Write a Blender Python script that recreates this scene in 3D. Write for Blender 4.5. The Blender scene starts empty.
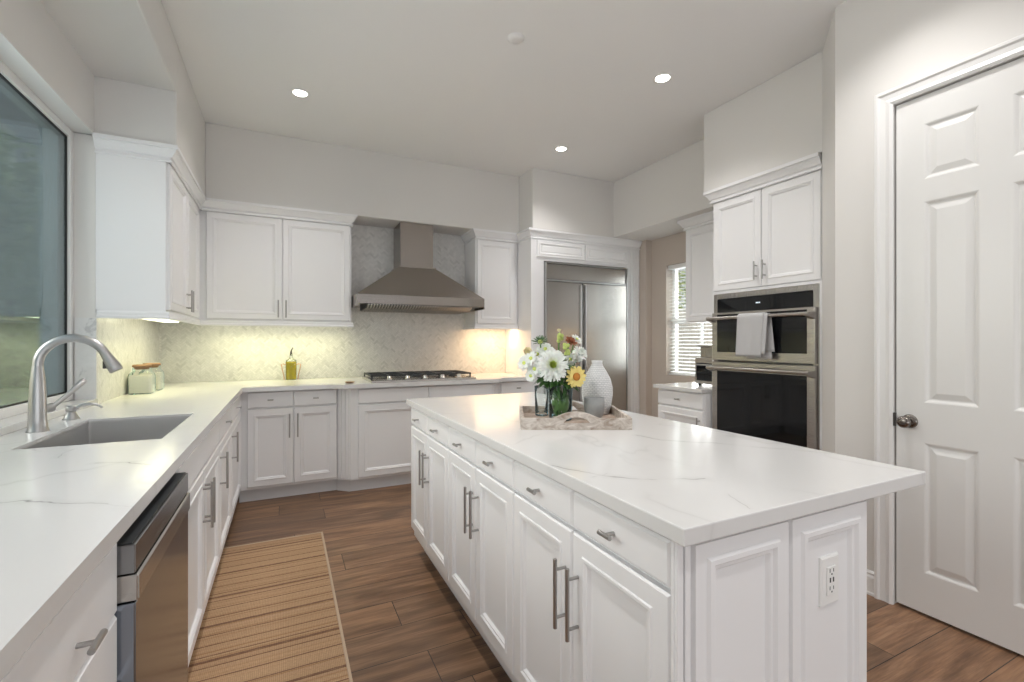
import bpy, bmesh, math, random
from mathutils import Vector, Matrix

S = bpy.context.scene
COL = S.collection
random.seed(7)
PI = math.pi
rad = math.radians

# ------------------------------------------------------------------ camera, world, exposure
YAW = math.atan(227.5 / 467.0)                      # turned right of the room's long axis
cd = bpy.data.cameras.new('camera')
cd.sensor_width = 36.0
cd.lens = 467.0 / 1024 * 36
cd.shift_y = 0.8 / 1024
cd.clip_start = 0.02
cam = bpy.data.objects.new('camera', cd)
COL.objects.link(cam)
cam.location = (0, 0, 1.266)
cam.rotation_euler = (PI / 2, 0, -YAW)
S.camera = cam

S.view_settings.view_transform = 'Standard'
S.view_settings.look = 'None'
S.view_settings.gamma = 1
S.view_settings.use_curve_mapping = False
S.view_settings.exposure = -0.04

world = bpy.data.worlds.new('daylight')
S.world = world
world.use_nodes = True
bg = world.node_tree.nodes['Background']
bg.inputs[0].default_value = (0.985, 0.99, 1.0, 1)
bg.inputs[1].default_value = 0.6


def area(name, loc, rot, size, power, color=(1, 1, 1), size_y=None, shape='RECTANGLE', spread=None):
    l = bpy.data.lights.new(name, 'AREA')
    l.energy = power
    l.color = color
    l.shape = shape
    l.size = size
    if size_y:
        l.size_y = size_y
    if spread:
        l.spread = spread
    o = bpy.data.objects.new(name, l)
    o.location = loc
    o.rotation_euler = rot
    COL.objects.link(o)
    return o


# unseen fill light added behind the camera, tilted up; daylight through the sink window
area('rear_fill', (1.0, -3.2, 0.9), (rad(118), 0, 0), 4.2, 40, (0.97, 0.98, 1.0), 1.8)
area('sink_window_daylight', (-1.60, 1.9, 2.1), (0, -rad(72), 0), 1.5, 50, (0.98, 0.99, 1.0), 2.4)
area('side_window_daylight', (4.25, 3.6, 1.6), (0, PI / 2, 0), 1.2, 18, (1, 1, 1), 0.7)

sl = bpy.data.lights.new('sun', 'SUN')
sl.energy = 6.0
sl.angle = rad(1.5)
sl.color = (1.0, 0.96, 0.90)
so = bpy.data.objects.new('sun', sl)
so.rotation_euler = (rad(4), rad(42), 0)       # high in the sky on the far right side of the house
COL.objects.link(so)

# ------------------------------------------------------------------ node helpers
class NT:
    def __init__(s, name):
        s.m = bpy.data.materials.new(name)
        s.m.use_nodes = True
        s.t = s.m.node_tree
        s.b = s.t.nodes['Principled BSDF']

    def n(s, typ, **kw):
        nd = s.t.nodes.new(typ)
        for k, v in kw.items():
            if k.startswith('i_'):
                key = k[2:]
                key = int(key) if key.isdigit() else key.replace('_', ' ')
                s.inp(nd, key, v)
            else:
                setattr(nd, k, v)
        return nd

    def inp(s, nd, key, v):
        if isinstance(v, bpy.types.NodeSocket):
            s.t.links.new(v, nd.inputs[key])
        else:
            nd.inputs[key].default_value = v

    def math(s, op, a, b=0.0, c=None):
        nd = s.t.nodes.new('ShaderNodeMath')
        nd.operation = op
        s.inp(nd, 0, a)
        s.inp(nd, 1, b)
        if c is not None:
            s.inp(nd, 2, c)
        return nd.outputs[0]

    def ramp(s, fac, stops, interp='LINEAR'):
        nd = s.t.nodes.new('ShaderNodeValToRGB')
        nd.color_ramp.interpolation = interp
        e = nd.color_ramp.elements
        while len(e) < len(stops):
            e.new(0.5)
        for i, (p, c) in enumerate(stops):
            e[i].position = p
            e[i].color = tuple(c) + (1,) if len(c) == 3 else c
        s.inp(nd, 0, fac)
        return nd.outputs[0]

    def mix(s, fac, a, b, mode='MIX'):
        nd = s.t.nodes.new('ShaderNodeMix')
        nd.data_type = 'RGBA'
        nd.blend_type = mode
        s.inp(nd, 0, fac)
        for k, v in ((6, a), (7, b)):
            if not isinstance(v, bpy.types.NodeSocket) and len(v) == 3:
                v = tuple(v) + (1,)
            s.inp(nd, k, v)
        return nd.outputs[2]

    def pos(s):
        return s.n('ShaderNodeNewGeometry').outputs['Position']

    def obj(s):
        return s.n('ShaderNodeTexCoord').outputs['Object']

    def noise(s, vec, scale, detail=3, rough=0.5, dist=0.0):
        nd = s.n('ShaderNodeTexNoise', i_Scale=scale, i_Detail=detail, i_Roughness=rough, i_Distortion=dist)
        if vec is not None:
            s.inp(nd, 'Vector', vec)
        return nd.outputs[0]

    def mapping(s, vec, scale=(1, 1, 1), rot=(0, 0, 0), loc=(0, 0, 0)):
        nd = s.n('ShaderNodeMapping')
        s.inp(nd, 0, vec)
        nd.inputs[1].default_value = loc
        nd.inputs[2].default_value = rot
        nd.inputs[3].default_value = scale
        return nd.outputs[0]

    def bump(s, h, strength=0.2, dist=0.01):
        nd = s.n('ShaderNodeBump', i_Strength=strength, i_Distance=dist, i_Height=h)
        s.t.links.new(nd.outputs[0], s.b.inputs['Normal'])

    def base(s, v):
        s.inp(s.b, 'Base Color', v if isinstance(v, bpy.types.NodeSocket) or len(v) == 4 else tuple(v) + (1,))

    def set(s, **kw):
        for k, v in kw.items():
            s.inp(s.b, k.replace('_', ' '), v)
        return s


def simple(name, col, rough=0.5, metal=0.0, **kw):
    t = NT(name)
    t.base(col)
    t.set(Roughness=rough, Metallic=metal, **kw)
    return t.m


def paint(name, col, rough=0.55, sc=160.0, st=0.04):
    t = NT(name)
    nz = t.noise(t.pos(), 1.3, 2)
    t.base(t.mix(nz, tuple(c * 0.985 for c in col), tuple(min(1, c * 1.015) for c in col)))
    t.set(Roughness=rough)
    t.bump(t.noise(t.pos(), sc, 2), st, 0.002)
    return t.m


M = {}
M['wall'] = paint('wall_paint', (0.755, 0.742, 0.722), 0.8)
M['wall_beige'] = paint('beige_wall_paint', (0.60, 0.53, 0.47), 0.8)
M['ceiling'] = paint('ceiling_paint', (0.86, 0.86, 0.86), 0.9)
M['cab'] = paint('cabinet_enamel', (0.86, 0.862, 0.875), 0.32, 60, 0.015)
M['trim'] = paint('trim_enamel', (0.82, 0.82, 0.815), 0.35, 60, 0.015)
M['door'] = paint('door_enamel', (0.80, 0.80, 0.79), 0.3, 60, 0.02)
M['toe'] = paint('toe_kick_enamel', (0.74, 0.75, 0.77), 0.45)
M['nickel'] = simple('brushed_nickel', (0.42, 0.41, 0.40), 0.28, 1.0)
M['nickel_light'] = simple('satin_nickel', (0.52, 0.52, 0.52), 0.34, 1.0)
M['dark_metal'] = simple('dark_metal', (0.10, 0.095, 0.09), 0.35, 0.9)
M['dark_knob'] = simple('dark_nickel', (0.22, 0.20, 0.185), 0.22, 1.0)
M['black_glass'] = simple('black_glass', (0.008, 0.009, 0.010), 0.04, 0.0, IOR=1.42)
M['black'] = simple('black_enamel', (0.03, 0.035, 0.038), 0.4)
M['white_plastic'] = simple('white_plastic', (0.85, 0.85, 0.84), 0.35)
M['slot'] = simple('outlet_slot', (0.05, 0.05, 0.05), 0.6)
M['rubber'] = simple('gasket', (0.02, 0.02, 0.02), 0.7)
M['cork'] = None


def brushed(name, col, axis, rough=0.3, lo=0.9):
    t = NT(name)
    sc = [900, 900, 900]
    sc[axis] = 4
    nz = t.noise(t.mapping(t.pos(), tuple(sc)), 1.0, 2)
    t.base(t.mix(nz, tuple(c * lo for c in col), col))
    t.set(Metallic=1.0, Roughness=t.math('MULTIPLY_ADD', nz, 0.12, rough - 0.06))
    t.bump(nz, 0.02, 0.0005)
    return t.m


M['steel_x'] = brushed('brushed_steel_horizontal', (0.52, 0.50, 0.475), 0, 0.25)
M['steel_y'] = brushed('brushed_steel_lengthwise', (0.50, 0.475, 0.45), 1, 0.28)
M['steel_z'] = brushed('brushed_steel_upright', (0.47, 0.45, 0.43), 2, 0.27)
M['steel_hood'] = brushed('brushed_steel_hood', (0.35, 0.318, 0.29), 0, 0.2)
M['steel_dark'] = brushed('dark_steel', (0.16, 0.165, 0.175), 2, 0.3)
M['steel_mirror'] = brushed('polished_steel', (0.30, 0.33, 0.38), 2, 0.2)
M['steel_panel'] = brushed('appliance_panel_steel', (0.30, 0.305, 0.315), 1, 0.25)
M['sink'] = brushed('sink_steel', (0.66, 0.66, 0.66), 1, 0.42)


def herringbone():
    t = NT('herringbone_marble_tile')
    geo = t.n('ShaderNodeNewGeometry')
    sp = t.n('ShaderNodeSeparateXYZ', i_0=geo.outputs['Position'])
    # one wall runs along x, the other along y: the sum serves both as the horizontal coordinate
    h = t.math('ADD', sp.outputs[0], sp.outputs[1])
    z = sp.outputs[2]
    k = 1.0 / 0.0165 * 0.7071
    x = t.math('MULTIPLY', t.math('ADD', h, z), k)
    y = t.math('MULTIPLY', t.math('SUBTRACT', z, h), k)
    n = 3.0
    i = t.math('FLOOR', x)
    j = t.math('FLOOR', y)
    fx = t.math('SUBTRACT', x, i)
    fy = t.math('SUBTRACT', y, j)
    tt = t.math('FLOORED_MODULO', t.math('SUBTRACT', i, j), 2 * n)
    hor = t.math('LESS_THAN', tt, n - 0.5)
    ver = t.math('SUBTRACT', 1.0, hor)
    ih = t.math('SUBTRACT', i, tt)
    back = t.math('SUBTRACT', 2 * n - 1, tt)
    jv = t.math('SUBTRACT', j, back)

    def sel(a, b):
        return t.math('ADD', t.math('MULTIPLY', a, hor), t.math('MULTIPLY', b, ver))
    idx = sel(ih, i)
    idy = sel(j, jv)
    along = sel(t.math('ADD', tt, fx), t.math('ADD', back, fy))
    across = sel(fy, fx)
    da = t.math('MINIMUM', along, t.math('SUBTRACT', n, along))
    dc = t.math('MINIMUM', across, t.math('SUBTRACT', 1.0, across))
    d = t.math('MINIMUM', da, dc)
    cid = t.n('ShaderNodeCombineXYZ', i_0=idx, i_1=idy, i_2=hor)
    wn = t.n('ShaderNodeTexWhiteNoise', noise_dimensions='3D', i_0=cid.outputs[0])
    tile = t.ramp(wn.outputs[0], [(0, (0.62, 0.62, 0.605)), (0.08, (0.69, 0.69, 0.675)), (0.25, (0.735, 0.735, 0.72)), (0.7, (0.775, 0.77, 0.755)), (1, (0.81, 0.805, 0.79))])
    vein = t.ramp(t.noise(t.pos(), 30, 4, 0.6, 1.0), [(0.42, (1, 1, 1)), (0.5, (0.90, 0.90, 0.90)), (0.56, (1, 1, 1))])
    cl = t.mix(1.0, tile, vein, 'MULTIPLY')
    grout = t.math('LESS_THAN', d, 0.055)
    t.base(t.mix(grout, cl, (0.62, 0.61, 0.59)))
    t.set(Roughness=t.math('MULTIPLY_ADD', grout, 0.4, 0.28))
    t.bump(t.math('MINIMUM', d, 0.1), 0.25, 0.004)
    return t.m


M['tile'] = herringbone()


def marble_plain():
    t = NT('honed_marble')
    n1 = t.noise(t.pos(), 7, 6, 0.6, 1.2)
    t.base(t.ramp(n1, [(0.3, (0.80, 0.80, 0.80)), (0.55, (0.74, 0.74, 0.74)), (0.62, (0.52, 0.52, 0.53)), (0.7, (0.76, 0.76, 0.76))]))
    t.set(Roughness=0.35)
    return t.m


M['marble'] = marble_plain()


VEINS = [(1.0, [(0.681, 1.152), (0.716, 1.067), (0.759, 0.995), (0.83, 0.926), (0.965, 0.86)]), (0.8, [(1.183, 1.372), (1.202, 1.266), (1.341, 1.154), (1.455, 0.999), (1.557, 0.874)]), (0.6, [(0.715, 1.0), (0.778, 1.011)]), (0.6, [(0.924, 0.74), (0.88, 0.658)]), (0.9, [(-0.596, 1.421), (-0.507, 1.399), (-0.413, 1.326), (-0.297, 1.252)]), (0.9, [(-0.5, 1.752), (-0.414, 1.71), (-0.332, 1.634)]), (0.6, [(-0.623, 1.873), (-0.616, 2.007)])]


def quartz():
    t = NT('white_quartz_veined')
    p = t.pos()
    sp = t.n('ShaderNodeSeparateXYZ', i_0=p)
    nx = t.math('MULTIPLY_ADD', t.noise(p, 4.5, 4, 0.6), 0.07, -0.035)
    ny = t.math('MULTIPLY_ADD', t.noise(t.mapping(p, loc=(7, 3, 1)), 5.5, 4, 0.6), 0.07, -0.035)
    X = t.math('ADD', sp.outputs[0], nx)
    Y = t.math('ADD', sp.outputs[1], ny)
    total = None
    for w_, pts in VEINS:
        best = None
        for (ax, ay), (bx, by) in zip(pts, pts[1:]):
            dx, dy = bx - ax, by - ay
            L2 = dx * dx + dy * dy
            px = t.math('SUBTRACT', X, ax)
            py = t.math('SUBTRACT', Y, ay)
            h = t.math('DIVIDE', t.math('ADD', t.math('MULTIPLY', px, dx), t.math('MULTIPLY', py, dy)), L2)
            h = t.math('MINIMUM', t.math('MAXIMUM', h, 0.0), 1.0)
            ex = t.math('SUBTRACT', px, t.math('MULTIPLY', h, dx))
            ey = t.math('SUBTRACT', py, t.math('MULTIPLY', h, dy))
            d = t.math('SQRT', t.math('ADD', t.math('MULTIPLY', ex, ex), t.math('MULTIPLY', ey, ey)))
            best = d if best is None else t.math('MINIMUM', best, d)
        core = t.math('MAXIMUM', t.math('SUBTRACT', 1.0, t.math('DIVIDE', best, 0.0045 * w_)), 0.0)
        halo = t.math('MULTIPLY', t.math('MAXIMUM', t.math('SUBTRACT', 1.0, t.math('DIVIDE', best, 0.03 * w_)), 0.0), 0.16)
        v = t.math('MULTIPLY', t.math('MAXIMUM', core, halo), min(1.0, w_))
        total = v if total is None else t.math('MAXIMUM', total, v)
    brk = t.ramp(t.noise(t.mapping(p, loc=(2, 9, 0)), 9, 2), [(0.36, (0.15, 0.15, 0.15)), (0.56, (1, 1, 1))])
    total = t.math('MULTIPLY', total, brk)
    b = t.noise(t.mapping(p, (1.2, 1, 1), (0, 0, rad(-38)), (4, 2, 0)), 1.1, 4, 0.5, 0.3)
    v2 = t.math('ABSOLUTE', t.math('SUBTRACT', b, 0.52))
    fine = t.ramp(v2, [(0.0, (0.30, 0.30, 0.30)), (0.006, (0.08, 0.08, 0.08)), (0.02, (0, 0, 0))])
    gate2 = t.ramp(t.noise(t.mapping(p, loc=(9, 3, 0)), 2.2, 2), [(0.46, (0, 0, 0)), (0.58, (1, 1, 1))])
    l2 = t.mix(1.0, fine, gate2, 'MULTIPLY')
    cloud = t.mix(t.noise(p, 1.2, 3, 0.5), (0.70, 0.70, 0.695), (0.76, 0.76, 0.76))
    c = t.mix(t.math('MULTIPLY', l2, 0.8), cloud, (0.36, 0.355, 0.35))
    t.base(t.mix(t.math('MULTIPLY', total, 0.95), c, (0.30, 0.295, 0.29)))
    t.set(Roughness=0.15, IOR=1.5)
    return t.m


M['quartz'] = quartz()


def planks():
    t = NT('wood_plank_floor')
    p = t.pos()
    sp = t.n('ShaderNodeSeparateXYZ', i_0=p)
    PW, PL = 0.215, 1.52
    ry = t.math('DIVIDE', t.math('ADD', sp.outputs[1], 0.06), PW)
    row = t.math('FLOOR', ry)
    off = t.n('ShaderNodeTexWhiteNoise', noise_dimensions='1D', i_1=row).outputs[0]
    rx = t.math('ADD', t.math('DIVIDE', sp.outputs[0], PL), off)
    colm = t.math('FLOOR', rx)
    fy = t.math('FRACT', ry)
    fx = t.math('FRACT', rx)
    ey = t.math('MULTIPLY', t.math('MINIMUM', fy, t.math('SUBTRACT', 1.0, fy)), PW)
    ex = t.math('MULTIPLY', t.math('MINIMUM', fx, t.math('SUBTRACT', 1.0, fx)), PL)
    gap = t.math('LESS_THAN', t.math('MINIMUM', ex, ey), 0.0018)
    cid = t.n('ShaderNodeCombineXYZ', i_0=row, i_1=colm)
    wn = t.n('ShaderNodeTexWhiteNoise', noise_dimensions='2D', i_0=cid.outputs[0])
    shift = t.n('ShaderNodeVectorMath', operation='SCALE', i_0=wn.outputs[1], i_3=20.0)
    vec = t.n('ShaderNodeVectorMath', operation='ADD', i_0=p, i_1=shift.outputs[0]).outputs[0]
    g1 = t.noise(t.mapping(vec, (1.3, 14, 1)), 1.6, 6, 0.62, 1.0)
    g2 = t.noise(t.mapping(vec, (3, 90, 1)), 2.0, 3, 0.6, 0.2)
    cath = t.noise(t.mapping(vec, (0.7, 4.0, 1)), 2.2, 3, 0.5, 1.6)
    g = t.math('ADD', t.math('MULTIPLY', g1, 0.62), t.math('MULTIPLY', g2, 0.38))
    wood = t.ramp(g, [(0.3, (0.135, 0.073, 0.042)), (0.45, (0.22, 0.127, 0.075)), (0.58, (0.30, 0.183, 0.112)), (0.75, (0.38, 0.245, 0.158))])
    dark = t.ramp(cath, [(0.35, (0.62, 0.60, 0.58)), (0.6, (1.05, 1.03, 1.0))])
    tone = t.ramp(wn.outputs[0], [(0, (0.72, 0.72, 0.72)), (0.5, (0.98, 0.95, 0.92)), (1, (1.2, 1.13, 1.05))])
    w2 = t.mix(1.0, t.mix(1.0, wood, dark, 'MULTIPLY'), tone, 'MULTIPLY')
    t.base(t.mix(gap, w2, (0.03, 0.02, 0.014)))
    t.set(Roughness=t.math('MULTIPLY_ADD', g2, 0.16, 0.33))
    t.bump(t.math('SUBTRACT', g2, t.math('MULTIPLY', gap, 2.0)), 0.12, 0.002)
    return t.m


M['floor'] = planks()


def rug_mat():
    t = NT('striped_sisal_weave')
    p = t.obj()
    sp = t.n('ShaderNodeSeparateXYZ', i_0=p)
    y = t.math('ADD', sp.outputs[1], t.math('MULTIPLY', t.noise(p, 3, 2), 0.006))
    yk = t.n('ShaderNodeCombineXYZ', i_1=t.math('MULTIPLY', y, 1.0))
    bands = t.noise(yk.outputs[0], 60, 3, 0.7)
    broad = t.noise(t.mapping(yk.outputs[0], loc=(0, 5, 0)), 7, 2, 0.6)
    sisal = t.mix(broad, (0.48, 0.31, 0.18), (0.64, 0.44, 0.275))
    # uneven brown stripes with darker reddish pick lines
    thin = t.ramp(bands, [(0.34, (0.66, 0.54, 0.45)), (0.43, (0.90, 0.84, 0.79)), (0.52, (1, 1, 1)), (0.64, (1.05, 1.02, 0.98))])
    per = t.math('FRACT', t.math('DIVIDE', y, 0.075))
    ln = t.math('LESS_THAN', t.math('ABSOLUTE', t.math('SUBTRACT', per, 0.5)), 0.045)
    per2 = t.math('FRACT', t.math('DIVIDE', y, 0.262))
    ln2 = t.math('LESS_THAN', t.math('ABSOLUTE', t.math('SUBTRACT', per2, 0.3)), 0.03)
    lines = t.math('MAXIMUM', ln, ln2)
    brk = t.ramp(t.noise(t.mapping(p, (6, 90, 1)), 3, 2), [(0.30, (0.25, 0.25, 0.25)), (0.46, (1, 1, 1))])
    c = t.mix(1.0, sisal, thin, 'MULTIPLY')
    c = t.mix(t.math('MULTIPLY', t.math('MULTIPLY', lines, brk), 0.85), c, (0.17, 0.075, 0.045))
    wv = t.n('ShaderNodeTexWave', wave_type='BANDS', bands_direction='X', i_0=p, i_Scale=48.0, i_Distortion=0.5)
    wv2 = t.n('ShaderNodeTexWave', wave_type='BANDS', bands_direction='Y', i_0=p, i_Scale=60.0, i_Distortion=0.5)
    w = t.math('MULTIPLY', wv.outputs[1], wv2.outputs[1])
    c = t.mix(1.0, c, t.ramp(w, [(0, (0.80, 0.78, 0.75)), (1, (1.1, 1.1, 1.1))]), 'MULTIPLY')
    c = t.mix(1.0, c, t.ramp(t.noise(t.mapping(p, (60, 150, 1)), 1.5, 3, 0.7), [(0.3, (0.78, 0.76, 0.74)), (0.7, (1.15, 1.15, 1.15))]), 'MULTIPLY')
    t.base(c)
    t.set(Roughness=0.95)
    t.bump(w, 0.5, 0.004)
    return t.m


M['rug'] = rug_mat()
M['rug_edge'] = simple('rug_binding', (0.52, 0.40, 0.29), 0.9)


def window_glass(name, tint=(0.86, 0.95, 0.93), ior=1.5):
    t = NT(name)
    t.t.nodes.remove(t.b)
    tr = t.n('ShaderNodeBsdfTransparent')
    tr.inputs[0].default_value = tuple(tint) + (1,)
    gl = t.n('ShaderNodeBsdfGlossy')
    gl.inputs[0].default_value = (0.80, 0.93, 0.98, 1)
    gl.inputs['Roughness'].default_value = 0.0
    fr = t.n('ShaderNodeFresnel', i_IOR=ior)
    f2 = t.math('MINIMUM', t.math('MULTIPLY', fr.outputs[0], 1.35), 0.95)
    mx = t.n('ShaderNodeMixShader')
    t.inp(mx, 0, f2)
    t.t.links.new(tr.outputs[0], mx.inputs[1])
    t.t.links.new(gl.outputs[0], mx.inputs[2])
    t.t.links.new(mx.outputs[0], t.t.nodes['Material Output'].inputs[0])
    return t.m


M['glass'] = window_glass('window_pane_glass', (0.93, 0.94, 0.94))
M['clear_glass'] = window_glass('thin_clear_glass', (0.97, 0.985, 0.98), 1.25)
M['pebble_glass'] = None


def emis(name, col, st):
    t = NT(name)
    t.base((0.8, 0.8, 0.8))
    t.inp(t.b, 'Emission Color', tuple(col) + (1,))
    t.inp(t.b, 'Emission Strength', st)
    return t.m


M['lamp'] = emis('lit_lamp_lens', (1, 0.96, 0.88), 14)
M['led_cool'] = emis('lit_led_strip', (1.0, 0.98, 0.66), 4)
M['led_warm'] = emis('lit_warm_led_strip', (1.0, 0.74, 0.42), 4)


def leaf_mat(name, a, b, rough=0.5, trans=0.0):
    t = NT(name)
    oi = t.noise(t.pos(), 9, 2)
    t.base(t.mix(t.ramp(oi, [(0.35, (0, 0, 0)), (0.65, (1, 1, 1))]), a, b))
    t.set(Roughness=rough)
    return t.m


M['leaf'] = leaf_mat('bouquet_leaf', (0.035, 0.10, 0.025), (0.10, 0.22, 0.05), 0.45)
M['hedge'] = leaf_mat('hedge_leaf', (0.16, 0.26, 0.07), (0.62, 0.68, 0.30), 0.5)
M['stem'] = leaf_mat('flower_stem', (0.04, 0.13, 0.03), (0.09, 0.22, 0.05), 0.5)
M['bark'] = simple('bark', (0.12, 0.09, 0.06), 0.9)
M['petal_white'] = simple('white_petal', (0.86, 0.88, 0.84), 0.6, Subsurface_Weight=0.1)
M['petal_yellow'] = simple('yellow_petal', (0.92, 0.78, 0.28), 0.6)
M['petal_cream'] = simple('cream_petal', (0.85, 0.78, 0.52), 0.6)
M['petal_green'] = simple('lime_bud', (0.50, 0.60, 0.18), 0.55)
M['petal_rust'] = simple('rust_petal', (0.30, 0.10, 0.04), 0.6)
M['center_lime'] = simple('lime_disc', (0.72, 0.82, 0.22), 0.6)
M['center_amber'] = simple('amber_disc', (0.50, 0.20, 0.03), 0.7)
M['water'] = simple('vase_water', (0.30, 0.42, 0.30), 0.05, 0.0, Transmission_Weight=0.9, IOR=1.33)


def wood_mat(name, a, b, sc=(30, 4, 30), rough=0.7):
    t = NT(name)
    g = t.noise(t.mapping(t.obj(), sc), 1.5, 5, 0.6, 0.8)
    t.base(t.ramp(g, [(0.32, a), (0.62, b)]))
    t.set(Roughness=rough)
    t.bump(g, 0.3, 0.003)
    return t.m


M['tray'] = wood_mat('whitewashed_wood', (0.30, 0.23, 0.18), (0.68, 0.63, 0.58), (7, 26, 26))
M['tray_floor'] = wood_mat('weathered_wood', (0.36, 0.23, 0.16), (0.60, 0.50, 0.42), (5, 40, 40))
M['cork'] = wood_mat('turned_wood_lid', (0.22, 0.12, 0.07), (0.36, 0.22, 0.13), (8, 8, 60))


def concrete(name, a, b):
    t = NT(name)
    n1 = t.noise(t.obj(), 30, 5, 0.65)
    t.base(t.mix(n1, a, b))
    t.set(Roughness=0.75)
    t.bump(n1, 0.2, 0.002)
    return t.m


M['concrete'] = concrete('grey_stoneware', (0.24, 0.25, 0.255), (0.38, 0.39, 0.39))
M['stucco'] = concrete('exterior_stucco', (0.55, 0.55, 0.44), (0.70, 0.69, 0.55))
M['soil'] = concrete('ground_outside', (0.25, 0.23, 0.19), (0.35, 0.33, 0.27))
M['fence'] = simple('painted_fence', (0.74, 0.72, 0.70), 0.8)
M['wax'] = simple('candle_wax', (0.55, 0.52, 0.48), 0.5, Subsurface_Weight=0.2)


def pebble():
    t = NT('woven_white_glass')
    br = t.n('ShaderNodeTexBrick')
    tc = t.n('ShaderNodeTexCoord')
    sp = t.n('ShaderNodeSeparateXYZ', i_0=tc.outputs['Object'])
    ang = t.math('ARCTAN2', sp.outputs[1], sp.outputs[0])
    v = t.n('ShaderNodeCombineXYZ', i_0=t.math('MULTIPLY', ang, 0.07), i_1=sp.outputs[2])
    t.inp(br, 0, v.outputs[0])
    br.inputs['Scale'].default_value = 30
    br.inputs['Color1'].default_value = (0.86, 0.87, 0.87, 1)
    br.inputs['Color2'].default_value = (0.76, 0.78, 0.79, 1)
    br.inputs['Mortar'].default_value = (0.55, 0.56, 0.57, 1)
    br.inputs['Mortar Size'].default_value = 0.035
    t.base(br.outputs[0])
    t.set(Roughness=0.35)
    t.bump(br.outputs[1], 0.6, -0.004)
    return t.m


M['pebble'] = pebble()


def towel_mat():
    t = NT('woven_cotton')
    w = t.n('ShaderNodeTexWave', i_0=t.obj(), i_Scale=90.0, bands_direction='Z')
    t.base((0.56, 0.56, 0.57))
    t.set(Roughness=0.95)
    t.bump(w.outputs[1], 0.4, 0.002)
    return t.m


M['towel'] = towel_mat()
M['towel_hem'] = simple('grey_hem', (0.40, 0.40, 0.40), 0.95)
M['oil'] = simple('olive_oil', (0.62, 0.50, 0.02), 0.08, 0.0, IOR=1.47, Transmission_Weight=0.35)
M['flour'] = simple('jar_contents', (0.80, 0.78, 0.72), 0.9)
M['copper'] = simple('copper_tint', (0.62, 0.40, 0.28), 0.3, 1.0)

# ------------------------------------------------------------------ mesh builder
Z = Vector((0, 0, 1))


class Fr:
    """face frame: u along the run, n out of the face"""
    def __init__(s, o, U, N):
        s.o = Vector(o)
        s.U = Vector(U)
        s.N = Vector(N)

    def __call__(s, u, n, z):
        return s.o + s.U * u + s.N * n + Z * z


WORLD = Fr((0, 0, 0), (1, 0, 0), (0, 1, 0))


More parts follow.
